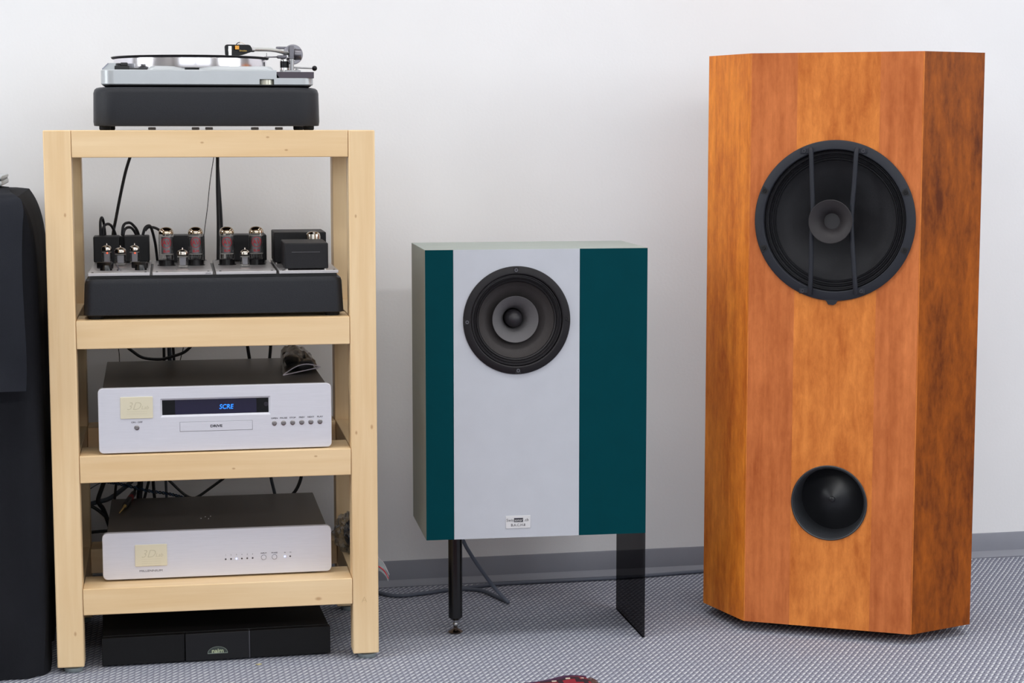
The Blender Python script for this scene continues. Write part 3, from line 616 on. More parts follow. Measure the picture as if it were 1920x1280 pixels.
# ------------------------------------------------------------------ converter (lower silver unit)
mi = T_('converter', 'low silver digital converter with two blue lights on lowest rack shelf', 'audio unit', RACK, (.3024, .053, R3T), rot=.004)
MB = .051
A0, A1, Z0, Z1 = .0858, .5194, .1652, .2552
fp = part(mi, 'faceplate', rface(A0, A1, Z0, Z1, MB, MB+.012, .0095), alu)
part(mi, 'cover', box(nb(), A0+.0085, A1-.0085, MB+.0122, .40, Z0+.001, Z1-.0015, .001), alu_dark)
for a in (.13, .48):
    for b in (.08, .37): part(mi, 'foot', lathe(nb(), [(0, R3T), (.018, R3T), (.018, Z0+.001), (0, Z0+.001)], (a, b, 0), seg=20), rubber)
def RM(px, py): return RACK.ib(px, py, MB)
badge(mi, fp, RM(252.5, 1021), RM(313.5, 1059), MB, 4)
x, z = RM(283, 1069.3); part(mi, 'lettering', textbm('MILLENNIUM', .0058, (x, MB-.0001, z), extr=.00006, bold=0, xs=1.3), ink)
dot = pbr('led_off', srgb(62, 56, 60), .4)
for k in range(6):
    x, z = RM(423+10.1*k, 1047.8-.45*k); on = k == 2
    part(mi, 'indicator', lathe(nb(), [(0, -.0006), (.0012, -.0005), (.0017, 0), (.0017, .001), (0, .001)], (x, MB, z), axis='y', seg=14), led_blue if on else dot, 'lit blue indicator' if on else None)
    x, z = RM(423+10.1*k, 1040.2-.4*k); part(mi, 'lettering', textbm(str(k+1), .0034, (x, MB-.0001, z), extr=.00006), ink)
for k, s in enumerate(('INPUT', 'PHASE')):
    x, z = RM(494.3+20.1*k, 1044.3-.8*k); bt = part(mi, 'push_button', lathe(nb(), [(0, -.0012), (.004, -.0012), (.0043, -.0008), (.0043, .001), (0, .001)], (x, MB, z), axis='y', seg=24), alu)
    part(bt, 'button_gap', lathe(nb(), [(.0043, -.0002), (.005, -.0002), (.005, .0008), (.0043, .0008)], (x, MB, z), axis='y', seg=24), pbr('gap_dark2', srgb(96, 92, 104), .6))
    x, z = RM(494.3+20.1*k, 1036.6-.8*k); part(mi, 'lettering', textbm(s, .0036, (x, MB-.0001, z), extr=.00006, bold=.00005, xs=1.15), ink)
for k, s in enumerate(('44', '192')):
    x, z = RM(534+10*k, 1042.7-.4*k); part(mi, 'indicator', lathe(nb(), [(0, -.0006), (.0012, -.0005), (.0017, 0), (.0017, .001), (0, .001)], (x, MB, z), axis='y', seg=14), led_blue if not k else dot, 'lit blue indicator' if not k else None)
    x, z = RM(534+10.2*k, 1035.3-.4*k); part(mi, 'lettering', textbm(s, .003, (x, MB-.0001, z), extr=.00006), ink)
bm = nb()
for px, py in ((377, 970), (385, 967), (391, 970.5), (395, 966)):
    R = FWD+(px-960)/F_PX*RGT-(py-640)/F_PX*UPV; t = (Z1-CAM.z)/R.z; q = CAM+t*R-RACK.o; lathe(bm, [(0, Z1-.002), (.0014, Z1-.002), (.0010, Z1-.0008), (0, Z1-.0006)], (q.dot(RACK.ex), q.dot(RACK.ey), 0), seg=8)
part(mi, 'cover_screws', bm, steel)
# ------------------------------------------------------------------ black unit on the floor
nm = T_('power_amplifier', 'low black hi-fi unit with half-round emblem on carpet under the rack', 'amplifier', RACK, (.298, .04, 0), rot=.035)
A0, A1, NB = .081, .5155, .04
dv0, dv1 = RACK.ib(347, 1210, NB)[0], RACK.ib(467.5, 1205, NB)[0]
for (x0, x1) in ((A0, dv0-.0012), (dv1+.0018, A1)):
    part(nm, 'front_panel', box(nb(), x0, x1, NB+.001, NB+.016, .003, .0565, .0012, 2), black_matte)
cp = part(nm, 'centre_panel', box(nb(), dv0+.0006, dv1-.0012, NB, NB+.016, .003, .0565, .0012, 2), pbr('centre_black', srgb(24, 24, 27), .5, spec=.3))
part(nm, 'light_bar', box(nb(), dv1-.0010, dv1+.0016, NB+.002, NB+.016, .003, .056), pbr('bar_grey', srgb(66, 66, 72), .4))
part(nm, 'case', box(nb(), A0+.002, A1-.002, NB+.0162, .36, .004, .0575, .0015, 2), black_matte)
for a in (.13, .47):
    for b in (.07, .33): part(nm, 'foot', lathe(nb(), [(0, 0), (.012, 0), (.012, .004), (0, .004)], (a, b, 0), seg=16), rubber)
lx, lz = RACK.ib(408, 1223, NB)
green = pbr('logo_grey_green', srgb(140, 150, 140), .35, metal=.5)
bm = nb(); n = 20; RX, RZ = .0192, .0125
o_ = [(lx+RX*math.cos(math.pi*i/n), lz+RZ*math.sin(math.pi*i/n)) for i in range(n+1)]; i_ = [(lx+(RX-.0010)*math.cos(math.pi*i/n), lz+(RZ-.0008)*math.sin(math.pi*i/n)) for i in range(n+1)]
vo = [bm.verts.new((x, NB-.0004, z)) for x, z in o_]; vi = [bm.verts.new((x, NB-.0004, z)) for x, z in i_]
for i in range(n): bm.faces.new((vo[i], vo[i+1], vi[i+1], vi[i]))
box(bm, lx-RX, lx+RX, NB-.0006, NB-.0001, lz-.0014, lz)
lg = part(cp, 'emblem', bm, green)
bm = nb(); vs = [bm.verts.new((x, NB-.0002, z)) for x, z in i_]; bm.faces.new(vs); part(cp, 'emblem_ground', bm, pbr('emblem_ground', srgb(58, 66, 62), .4))
part(cp, 'emblem_lettering', textbm('naim', .0115, (lx, NB-.0005, lz+.0038), extr=.0001, bold=.0002, xs=1.05), pbr('logo_letter', srgb(196, 206, 170), .4))
# small crumb on carpet
a, z = 0, 0
R = FWD+(485-960)/F_PX*RGT-(1246-640)/F_PX*UPV; t = (0-CAM.z)/R.z; q = CAM+t*R
bm = prism(nb(), [(q.x-.006, q.y-.0005), (q.x+.001, q.y-.0030), (q.x+.006, q.y), (q.x+.002, q.y+.003)], .0006, .0022); single('paper_scrap', bm, pbr('scrap', srgb(206, 192, 140), .7), 'tiny yellowish scrap lying on carpet before the black unit', 'scrap')
# ------------------------------------------------------------------ cables in the rack
def cable(pts, r, label, mat=cable_black, fr=RACK, group=None, n=6, name='cable'):
    P = cr([fr.pt(*p) for p in pts], n)
    return single(name, tube(nb(), P, r, 8), mat, label, 'cable', fr, group)
B_ = .455
cable([(246, 288, B_), (236, 320, B_), (226, 365, B_), (217, 412, B_), (212, 440, B_), (208, 500, B_)], .0032, 'straight black cable slanting down behind the upper left rack opening')
cable([(402, 288, B_), (394, 340, B_), (389, 390, B_), (384, 428, B_), (380, 470, B_)], .0008, 'hair-thin black wire hanging left of the thick black cable pair')
cable([(408, 286, B_), (408, 350, B_), (409.5, 420, B_), (409, 500, B_), (409, 560, B_)], .0036, 'left thick black cable of the vertical pair behind the tubes')
cable([(407, 286, B_+.012), (411, 350, B_+.012), (415, 410, B_+.012), (416.5, 470, B_+.012), (416, 560, B_+.012)], .0030, 'right black cable of the vertical pair behind the tubes')
LB = .325; g = 'black leads looping over the left input transformers'
for i, (pts, lab) in enumerate(((((188.5, 436, LB), (188.5, 415, LB), (191, 407.5, LB+.01), (194.5, 418, LB+.02), (198, 450, LB+.03), (199, 490, LB+.06)), 'tallest narrow black lead loop above the leftmost transformer'),
        (((193, 437, LB), (195, 424, LB), (203, 419.5, LB+.01), (211, 426, LB+.02), (218, 447, LB+.03), (221, 490, LB+.06)), 'low black lead loop arching over the leftmost transformer'),
        (((229, 445, LB), (231, 424, LB), (238, 417.5, LB+.01), (248, 420, LB+.02), (260, 440, LB+.03), (264, 490, LB+.06)), 'higher of two arched black leads over the second transformer'),
        (((231, 445, LB), (233, 432, LB), (240, 426, LB+.005), (249, 429, LB+.015), (257, 447, LB+.03), (259, 490, LB+.06)), 'lower of two arched black leads over the second transformer'),
        (((268, 440, LB), (272, 427, LB), (279, 422.5, LB+.005), (284, 428, LB+.015), (291, 455, LB+.03), (295.5, 490, LB+.04)), 'thick black lead curling down left of the first big tube'),
        (((272, 432, LB+.012), (278, 426, LB+.014), (288, 426, LB+.02), (298, 430.5, LB+.03), (308, 440, LB+.04)), 'short black lead running behind the first big tube'))):
    P = cr([RACK.pt(*p) for p in pts], 6)
    if i < 5: P[0].z = .8052 if i < 4 else .8052
    single('cable', tube(nb(), P, .0028, 8), cable_black, lab, 'cable', RACK, g)
C2 = .46
cable([(219, 640, C2), (222.5, 656, C2), (224, 675, C2), (224, 720, C2)], .0008, 'thin black wire behind the left end of the disc player')
cable([(232, 645, C2), (247, 657, C2), (268, 670, C2), (300, 673, C2), (322, 668, C2), (345, 660, C2), (362, 645, C2)], .0032, 'black cable sagging in a long curve behind the disc player')
for k, (x0, x1, r, s) in enumerate(((307, 308, .0030, 'left'), (317, 319, .0045, 'middle'), (324, 327, .0030, 'right'))):
    cable([(x0, 600, C2+.01*k+.008), (x0, 640, C2+.01*k+.008), (x1, 690, C2+.01*k+.008), (x1, 740, C2+.01*k+.008)], r, '%s of three vertical black cables behind the disc player' % s, cable_greyd if k == 1 else cable_black)
cable([(345, 640, C2+.02), (343, 655, C2+.02), (338, 675, C2+.02), (330, 720, C2+.02)], .0009, 'thin black wire right of the three vertical cables')
cable([(463, 640, C2), (465, 655, C2), (469, 680, C2), (474, 720, C2)], .0036, 'black cable hanging behind the middle of disc player top', cable_black)
cable([(508, 640, C2), (507, 655, C2), (505, 680, C2), (503, 720, C2)], .0034, 'black cable hanging beside the zip bag')
C3 = .44
cable([(200, 880, C3), (194, 905, C3), (184, 935, C3), (187, 945, C3), (194, 955, C3), (205, 985, C3), (212, 1010, C3)], .0046, 'thick black cable bending down at the left rear of the converter')
cable([(165, 945, C3+.015), (185, 940, C3+.012), (205, 934, C3+.012), (228, 918, C3+.014), (250, 898, C3+.016), (262, 880, C3+.02)], .0048, 'thick dark cable rising to the right behind the converter', cable_greyd)
cable([(163, 920, C3+.03), (175, 912, C3+.03), (190, 903, C3+.03), (205, 890, C3+.03)], .0011, 'thin pale grey wire at the upper left of the bottom opening', cable_grey)
cable([(165, 946, C3-.005), (178, 952, C3-.005), (195, 965, C3-.005), (215, 985, C3-.005)], .0036, 'black cable falling toward the left side of the converter')
cable([(160, 999, C3), (172, 997, C3), (200, 995, C3), (225, 997, C3)], .0034, 'short horizontal black cable left of the converter')
cable([(222, 880, C3), (218, 905, C3), (215, 935, C3), (214, 965, C3)], .0028, 'narrow black cable standing behind the gold plug')
cable([(263, 880, C3), (263, 905, C3+.004), (261, 935, C3+.004), (261, 970, C3)], .0060, 'thickest black cable behind the converter top')
cable([(285, 880, C3+.008), (278, 905, C3+.008), (269, 940, C3+.008), (262, 965, C3+.008)], .0030, 'slanting black cable beside the thickest black cable')
cable([(286, 880, C3+.02), (288, 915, C3+.02), (291, 945, C3+.02), (293, 970, C3+.02)], .0034, 'straight black cable behind the converter, right of slanting one')
cable([(311, 880, C3), (311, 905, C3), (312.5, 940, C3), (313, 965, C3)], .0028, 'upright dark grey cable behind the converter', cable_greyd)
cable([(308, 890, C3-.012), (320, 903, C3-.012), (345, 926, C3-.012), (360, 933, C3-.012), (372, 930, C3-.012), (395, 914, C3-.012), (425, 892, C3-.012)], .0030, 'black cable making a wide V shape behind the converter', n=5)
cable([(506, 880, C3), (509, 900, C3), (515, 925, C3), (522, 960, C3)], .0034, 'dark grey cable hanging behind the converter right of centre', cable_greyd)
cable([(567, 880, C3), (563, 900, C3), (555, 918, C3), (543, 932, C3), (525, 950, C3)], .0036, 'black cable curving behind the right half of converter')
# twisted blue pair: two strands
P0 = cr([RACK.pt(*p) for p in ((196, 902, C3-.03), (230, 908, C3-.03), (275, 919, C3-.028), (320, 926, C3-.024), (356, 936, C3-.02))], 24)
tw = T_('twisted_cable', 'blue twisted pair cable running across the bottom opening', 'cable', RACK, tuple(P0[0]))
for s in (0, math.pi):
    Q = []
    for i, p in enumerate(P0): t = i*.9+s; Q.append(p+Vector((0, .0020*math.cos(t), .0022*math.sin(t))))
    part(tw, 'strand', tube(nb(), Q, .0016, 6), pbr('strand_blue' if s == 0 else 'strand_dark', srgb(20, 52, 84) if s == 0 else srgb(14, 26, 40), .4))
# plug with gold pin lying on the converter
def on_plane(px, py, z):
    R = FWD+(px-960)/F_PX*RGT-(py-640)/F_PX*UPV; t = (z-CAM.z)/R.z; q = CAM+t*R-RACK.o; return Vector((q.dot(RACK.ex), q.dot(RACK.ey), z))
zc = .2537
tip, nk, bd = on_plane(224, 961, zc+.0055), on_plane(234, 948, zc+.0065), on_plane(250, 925, zc+.0075)
pl = T_('cable_plug', 'black plug with gold pin and red ring on the converter top', 'plug', RACK, tuple(tip))
dr = (bd-nk).normalized()
body = part(pl, 'plug_body', tube(nb(), [nk, nk+dr*.004, bd, bd+dr*.012], [.0048, .006, .006, .0045], 14), black_plastic)
part(pl, 'gold_pin', tube(nb(), [tip, tip+(nk-tip)*.15, nk-(nk-tip)*.2, nk], [.0008, .0016, .0022, .0040], 12), brass)
part(pl, 'red_ring', tube(nb(), [nk+(bd-nk)*.55, nk+(bd-nk)*.72], .0063, 14), pbr('ring_red', srgb(150, 30, 40), .4))
part(pl, 'lead', tube(nb(), cr([bd+dr*.011, bd+dr*.04+Vector((0, 0, .004)), Vector(RACK.pt(262, 905, C3-.045)), Vector(RACK.pt(272, 880, C3-.04))], 6), .0032, 8), cable_black)
# zip bag draped over the right side rail
film2 = glassy('bag_film_clear', (.88, .90, .92, 1), .22, .15)
zb = T_('zip_bag', 'crumpled clear plastic bag with red zip line hanging over the lower side rail', 'bag', RACK, (.58, .25, .1615))
bm = nb(); bmesh.ops.create_icosphere(bm, subdivisions=5, radius=1)
for v in bm.verts:
    x, y, z = v.co; k = 1+.30*mnoise.noise(v.co*2.1)+.20*mnoise.noise(v.co*4.7+Vector((3, 1, 2)))+.08*mnoise.noise(v.co*11)
    v.co = (.5755+.030*x*k*(1-.25*z), .262+.085*y*k, max(.1622, .196+.037*z*k))
part(zb, 'film', bm, film2)
bm = nb(); bmesh.ops.create_uvsphere(bm, u_segments=20, v_segments=12, radius=1, matrix=Matrix.Translation((.580, .262, .192)) @ Matrix.Diagonal((.018, .055, .027, 1))); part(zb, 'contents', bm, pbr('blue_contents', srgb(44, 54, 72), .5))
film3 = pbr('bag_flap_film', srgb(196, 206, 208), .25); film3.node_tree.nodes['Principled BSDF'].inputs['Alpha'].default_value = .5
top_ = cr([rk(700, 1040, .20), rk(711, 1047, .19), rk(719, 1055, .185), rk(725, 1067, .18), rk(729.5, 1077, .18)], 5); bot_ = cr([rk(700, 1066, .19), rk(709, 1069, .175), rk(717, 1074, .17), rk(723, 1080, .17), rk(727.5, 1089, .172)], 5)
def flagf(u, v):
    i = u*(len(top_)-1); k = min(int(i), len(top_)-2); p = top_[k].lerp(top_[k+1], i-k).lerp(bot_[k].lerp(bot_[k+1], i-k), v); return (p.x, p.y+.004*math.sin(5*v+6*u), p.z)
part(zb, 'flap', grid_surface(flagf, 20, 6), film3)
part(zb, 'zip_line', tube(nb(), [Vector(flagf(u/12, .62))+Vector((0, -.0012, 0)) for u in range(13)], .0011, 6), pbr('zip_red', srgb(206, 36, 58), .5))
part(zb, 'hem', tube(nb(), [Vector(flagf(u/12, 0)) for u in range(13)], .0008, 6), rim)
# ------------------------------------------------------------------ small speaker
sp = T_('small_speaker', 'grey speaker cabinet with teal side stripes and one black driver', 'speaker', SPK, (.22, .1, 0))
SW, SD, ST, SB = .4409, .2423, .7845, .2141
x1_, x2_ = .0554, .3046
grey_side = pbr('cabinet_grey_green', srgb(160, 168, 162), .5, spec=.25, var=.01)
grey_front = pbr('cabinet_front_grey', srgb(190, 193, 201), .5, spec=.3, var=.015, bump=.08, bscale=500)
teal = pbr('cabinet_teal', srgb(0, 60, 68), .6, spec=.05, var=.03, bump=.08, bscale=500)
sb = part(sp, 'cabinet', box(nb(), 0, SW, .0012, SD, SB, ST, .0006), grey_side)
p1 = part(sp, 'side_stripe', box(nb(), .0004, x1_-.0004, 0, .0014, SB+.0003, ST-.0004), teal, flat=True)
p2 = part(sp, 'centre_panel', box(nb(), x1_, x2_, -.0002, .0014, SB+.0003, ST-.0004), grey_front, flat=True)
part(sp, 'side_stripe', box(nb(), x2_+.0004, SW-.0004, 0, .0014, SB+.0003, ST-.0004), teal, flat=True)
dc = (.1798, 0, .6457)
cyl = lambda r, b0, b1, c, s=64: lathe(nb(), [(0, b0), (r, b0), (r, b1), (0, b1)], c, axis='y', seg=s)
cut(sb, [cyl(.097, -.02, .10, dc)]); cut(p2, [cyl(.097, -.02, .05, dc)])
drv_frame = pbr('driver_frame', srgb(30, 28, 31), .45, spec=.25, bump=.1, bscale=800); cone_m = pbr('paper_cone', srgb(54, 50, 50), .75, bump=.25, bscale=350)
surround = pbr('surround', srgb(34, 32, 35), .5); whiz = pbr('whizzer', srgb(92, 90, 92), .7, bump=.2, bscale=400)
df = part(sp, 'driver_frame', lathe(nb(), [(.0905, .006), (.0905, -.0035), (.0925, -.0050), (.1035, -.0044), (.1058, -.0028), (.1058, -.0002), (.097, -.0001), (.0955, .006), (.0905, .006)], dc, axis='y', seg=96), drv_frame)
prof = []
for k in range(17): t = k/16; prof.append((.0905-.0155*t, .0015+.0045*t+.0019*math.cos(t*math.pi*6)))
part(sp, 'surround', lathe(nb(), prof, dc, axis='y', seg=96), surround)
part(sp, 'cone', lathe(nb(), [(.075, .0065), (.0745, .009), (.062, .020), (.045, .034), (.028, .047), (.019, .053)], dc, axis='y', seg=72), cone_m)
part(sp, 'whizzer_cone', lathe(nb(), [(.0197, .050), (.0225, .040), (.0275, .031), (.035, .0225), (.0455, .0155), (.0460, .0160), (.0355, .0235), (.028, .032), (.0230, .041), (.0202, .050), (.0197, .050)], dc, axis='y', seg=64), whiz)
part(sp, 'phase_plug', lathe(nb(), [(0, .0210), (.0045, .0215), (.0095, .0240), (.0135, .0280), (.0168, .034), (.0175, .040), (.0175, .054), (.002, .056), (0, .056)], dc, axis='y', seg=40), pbr('plug_dark', srgb(40, 38, 42), .45))
part(sp, 'magnet_back', cyl(.0905, .085, .095, dc), black_matte)
for t in range(4):
    a = math.pi/2*t+.02; x, z = dc[0]+.0985*math.cos(a), dc[2]+.0985*math.sin(a)
    s = part(sp, 'screw', lathe(nb(), [(0, -.0050), (.0016, -.0050), (.0018, -.0062), (.0034, -.0062), (.0038, -.0052), (.0038, -.003), (0, -.003)], (x, 0, z), axis='y', seg=16), dark_steel if t else drv_frame)
    bm = nb(); ux, uz = math.cos(a), math.sin(a); vx, vz = -uz, ux
    pts = [(x+ux*.0058+vx*.0062, z+uz*.0058+vz*.0062), (x+ux*.0058-vx*.0062, z+uz*.0058-vz*.0062), (x-ux*.0050-vx*.0022, z-uz*.0050-vz*.0022), (x-ux*.0050+vx*.0022, z-uz*.0050+vz*.0022)]
    lo = [bm.verts.new((q[0], -.0052, q[1])) for q in pts]; hi = [bm.verts.new((q[0], -.003, q[1])) for q in pts]
    bm.faces.new(lo); bm.faces.new(hi[::-1]); [bm.faces.new((lo[i], hi[i], hi[(i+1) % 4], lo[(i+1) % 4])) for i in range(4)]
    part(df, 'screw_recess', bm, pbr('recess', srgb(22, 21, 23), .7), flat=True)
(bx0, bz1), (bx1, bz0) = (.1578, .2581), (.2069, .2328)
bdg = part(sp, 'name_badge', box(nb(), bx0, bx1, -.0012, -.0002, bz0, bz1, .0003), pbr('badge_white', srgb(214, 214, 216), .35))
cx = (bx0+bx1)/2; tz = bz0+.0165
part(bdg, 'black_block', box(nb(), cx-.0082, cx+.0098, -.0014, -.0011, tz-.0040, tz+.0042), ink)
part(bdg, 'badge_lettering', textbm('Swis', .0082, (cx-.0163, -.00145, tz), extr=.00006), pbr('badge_text', srgb(80, 78, 84), .6))
part(bdg, 'badge_lettering', textbm('sonor', .0082, (cx+.0008, -.00152, tz), extr=.00006, xs=.82), pbr('badge_text_white', srgb(224, 224, 224), .6))
part(bdg, 'badge_lettering', textbm('.ch', .0082, (cx+.0165, -.00145, tz), extr=.00006), pbr('badge_text', srgb(80, 78, 84), .6))
part(bdg, 'badge_lettering', textbm('B.A.C.H.8', .0072, (cx, -.00145, bz0+.0065), extr=.00006), pbr('badge_text', srgb(80, 78, 84), .6))
la, lb = .0695, .097
leg = part(sp, 'round_leg', lathe(nb(), [(0, .027), (.008, .0275), (.0142, .033), (.0142, SB+.001), (0, SB+.001)], (la, lb, 0), seg=32), pbr('leg_black', srgb(14, 14, 15), .25))
part(leg, 'levelling_foot', lathe(nb(), [(0, 0), (.009, 0), (.0148, .0025), (.0148, .0038), (.0085, .0078), (.0045, .0095), (.0045, .0125), (0, .0125)], (la, lb, 0), seg=28), pbr('foot_bronze', srgb(120, 104, 92), .18, metal=1))
bm = nb(); bmesh.ops.create_uvsphere(bm, u_segments=18, v_segments=12, radius=.0058, matrix=Matrix.Translation((la, lb, .0182))); lathe(bm, [(0, .022), (.004, .022), (.004, .028), (0, .028)], (la, lb, 0), seg=14); part(leg, 'foot_stud', bm, steel)
smoke = glassy('smoked_acrylic', (.30, .295, .30, 1), .015, .05, facing=False)
bm = nb(); pts = [(.4352, -.0005), (.4400, .0), (.4352, .2325), (.4304, .232)]; pts = [(.4356, .0005), (.4404, .0005), (.4364, .2325), (.4316, .2325)]
prism(bm, pts, 0.0005, SB-.0006); part(sp, 'smoked_panel_leg', bm, smoke, 'transparent smoked acrylic side leg', flat=True)
# cables on the floor
def floorpath(pp, z):
    out = []
    for px, py in pp:
        R = FWD+(px-960)/F_PX*RGT-(py-640)/F_PX*UPV; t = (z-CAM.z)/R.z; q = CAM+t*R; out.append(Vector((q.x, min(q.y, -.0235), z)))
    return out
P = floorpath(((640, 1095), (690, 1106), (740, 1116), (800, 1111), (850, 1104), (900, 1106), (935, 1120), (953, 1129)), .0048)
P = P[:-1]+[SPK.w(*SPK.pt(952, 1128, .312)), SPK.w(*SPK.pt(944, 1120, .31)), SPK.w(*SPK.pt(925, 1099, .305)), SPK.w(*SPK.pt(900, 1065, .30)), SPK.w(*SPK.pt(882, 1038, .295)), SPK.w(*SPK.pt(868, 1012, .29)), SPK.w(.085, .275, .22), SPK.w(.10, .248, .29), SPK.w(.11, .2424, .31)]
single('cable', tube(nb(), cr(P, 8), .0042, 10), cable_grey, 'grey cable rising from the floor behind the small grey and teal speaker', 'cable')
P = floorpath(((640, 1106), (700, 1118), (760, 1117), (820, 1111), (862, 1106)), .0048); P = [p+Vector((0, -.012, 0)) for p in P]
P = floorpath(((790, 1112), (860, 1103), (930, 1095), (1000, 1091), (1080, 1087), (1160, 1083), (1250, 1076), (1330, 1067), (1420, 1060)), .0045)
single('cable', tube(nb(), cr(P, 8), .0040, 10), cable_grey, 'grey cable running along the baseboard to the wooden speaker', 'cable')
# ------------------------------------------------------------------ big speaker
bs = T_('floor_speaker', 'tall angular cherry-wood speaker with large black driver and round port', 'speaker', BIG, (.168, .15, 0))
FWB, BT, BBt = .3358, 1.1643, .022
def ang(v, th): return (v[0]*math.cos(th)-v[1]*math.sin(th), v[0]*math.sin(th)+v[1]*math.cos(th))
L0 = Vector((0, 0)); Rr = Vector((FWB, 0))
def tolocal(x, y): d = Vector((x, y, 0))-BIG.o; return Vector((d.dot(BIG.ex), d.dot(BIG.ey)))
LL = tolocal(1.19783, -.36966); RR = tolocal(1.67158, -.64874)
bkL = LL+Vector((.035, .20)); bkR = RR+Vector((-.075, .21))
poly = [L0, Rr, RR, bkR, bkL, LL]
cxx = sum(p.x for p in poly)/6; cyy = sum(p.y for p in poly)/6
inner = []
def inset_poly(poly, d):
    out = []; n = len(poly)
    for i in range(n):
        p, a, b = poly[i], poly[i-1], poly[(i+1) % n]; e1 = (p-a).normalized(); e2 = (b-p).normalized()
        n1 = Vector((-e1.y, e1.x)); n2 = Vector((-e2.y, e2.x)); bis = (n1+n2).normalized(); out.append(p+bis*d/max(.3, bis.dot(n1)))
    return out
inn = inset_poly(poly, .004)
CW = srgb(168, 84, 34), srgb(236, 146, 70)
w_front_red = wood('cherry_outer_strip', 'z', srgb(160, 80, 38), srgb(222, 132, 76), streak=80, mott=.5, rough=.4, fig=1.05)
w_front_mid = wood('cherry_centre_strip', 'z', srgb(168, 82, 32), srgb(240, 150, 74), streak=60, mott=.65, rough=.4, fig=1.05)
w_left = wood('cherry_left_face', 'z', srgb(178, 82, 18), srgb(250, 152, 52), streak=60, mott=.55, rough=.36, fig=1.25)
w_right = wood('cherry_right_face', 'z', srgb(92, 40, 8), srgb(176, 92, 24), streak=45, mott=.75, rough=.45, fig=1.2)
w_top = wood('cherry_top', 'x', srgb(150, 74, 30), srgb(200, 116, 56), streak=50, mott=.4, rough=.36)
core = part(bs, 'cabinet_core', prism(nb(), [tuple(p) for p in inn], BBt+.001, BT-.0042), w_top, flat=True)
# veneer panels standing on each face of the core
v1, v2 = .0925, .2530
strips = []
for x0, x1, m in ((0, v1, w_front_red), (v1, v2, w_front_mid), (v2, FWB, w_front_red)):
    q0 = .0017 if x0 == 0 else 0; q1 = .0017 if x1 == FWB else 0
    bm = nb(); pts = [(x0+(0), 0), (x1, 0), (x1-q1, .0039), (x0+q0, .0039)]; prism(bm, pts, BBt, BT-.0001)
    strips.append(part(bs, 'front_veneer', bm, m, flat=True))
def facep(a, b, ia, ib, m):
    bm = nb(); prism(bm, [tuple(a), tuple(b), tuple(ib), tuple(ia)], BBt, BT-.0001); return part(bs, 'side_panel', bm, m, flat=True)
sc_ = .97
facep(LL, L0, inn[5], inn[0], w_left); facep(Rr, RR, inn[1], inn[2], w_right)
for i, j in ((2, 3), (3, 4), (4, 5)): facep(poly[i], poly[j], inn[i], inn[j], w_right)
part(bs, 'top_panel', prism(nb(), [tuple(p) for p in inset_poly(poly, .0041)], BT-.0041, BT-.0002), w_top, flat=True)
# soft edge beads on the two front corners
for p in (L0, Rr):
    part(bs, 'edge_bead', lathe(nb(), [(0, BBt+.0005), (.0013, BBt+.0005), (.0013, BT-.0008), (0, BT-.0008)], (p.x+(.0008 if p.x == 0 else -.0008), .0006, 0), seg=10), w_front_mid)
for x, y in ((.05, .075), (.285, .075), (.05, .25), (.28, .25)):
    part(bs, 'foot', lathe(nb(), [(0, 0), (.016, 0), (.017, .003), (.017, BBt-.002), (.01, BBt+.002), (0, BBt+.002)], (x, y+.01, 0), seg=20), pbr('spike_grey', srgb(70, 72, 74), .4, metal=.6))
bc = (.1695, 0, .8378); pc_ = (.1688, 0, .2765)
cut(core, [cyl(.143, -.02, .13, bc), cyl(.0728, -.02, .10, pc_)])
for s in strips: cut(s, [cyl(.143, -.02, .02, bc), cyl(.0728, -.02, .02, pc_)])
bf_m = pbr('big_frame', srgb(42, 44, 51), .5, spec=.25, bump=.15, bscale=900); bcone = pbr('big_cone', srgb(30, 30, 34), .7, bump=.3, bscale=250)
bsur = pbr('big_surround', srgb(34, 34, 38), .5)
bfr = part(bs, 'driver_frame', lathe(nb(), [(.139, .008), (.139, -.006), (.1405, -.0072), (.154, -.0064), (.1572, -.0042), (.1572, -.0002), (.145, -.0001), (.1425, .008), (.139, .008)], bc, axis='y', seg=128), bf_m)
bm = nb(); tz = bc[2]-.157
loft(bm, [[(bc[0]-.003+x, b, z) for x, z in ((-.018, tz+.006), (-.009, tz-.0015), (-.006, tz-.0075), (.004, tz-.0085), (.009, tz-.006), (.011, tz-.0015), (.020, tz+.006))] for b in (-.0005, -.0055)]); part(bfr, 'frame_tab', bm, bf_m, flat=True)
prof = [(.1392, .001)]
for k in range(33): t = k/32; prof.append((.1385-.0205*t, .005+.008*t+.0021*math.cos(t*math.pi*10)))
part(bs, 'surround', lathe(nb(), prof, bc, axis='y', seg=128), bsur)
part(bs, 'cone', lathe(nb(), [(.1182, .0125), (.1165, .0165), (.10, .0265), (.08, .039), (.055, .056), (.04, .068), (.026, .078), (0, .078)], bc, axis='y', seg=96), bcone)
part(bs, 'magnet_back', cyl(.1385, .110, .125, bc), black_matte)
hb = -.03; hc = (.1661, hb, .8372)
horn = part(bs, 'horn', lathe(nb(), [(.0118, .040), (.0122, .031), (.0145, .022), (.0185, .0135), (.025, .0065), (.0335, .0015), (.0420, -.0006), (.0428, .0000), (.0428, .0012), (.0345, .0045), (.030, .0105), (.0275, .02), (.027, .044), (.0118, .044), (.0118, .040)], hc, axis='y', seg=72), pbr('horn_dark', srgb(46, 43, 45), .5, spec=.3))
part(horn, 'compression_throat', lathe(nb(), [(0, .036), (.0124, .034), (.0128, .038), (0, .040)], hc, axis='y', seg=32), pbr('throat_black', srgb(12, 12, 13), .6, spec=.15))
part(horn, 'throat_ring', lathe(nb(), [(.0112, .0292), (.0128, .0286), (.0130, .0300), (.0112, .0305), (.0112, .0292)], hc, axis='y', seg=40), pbr('throat_ring', srgb(86, 84, 88), .35))
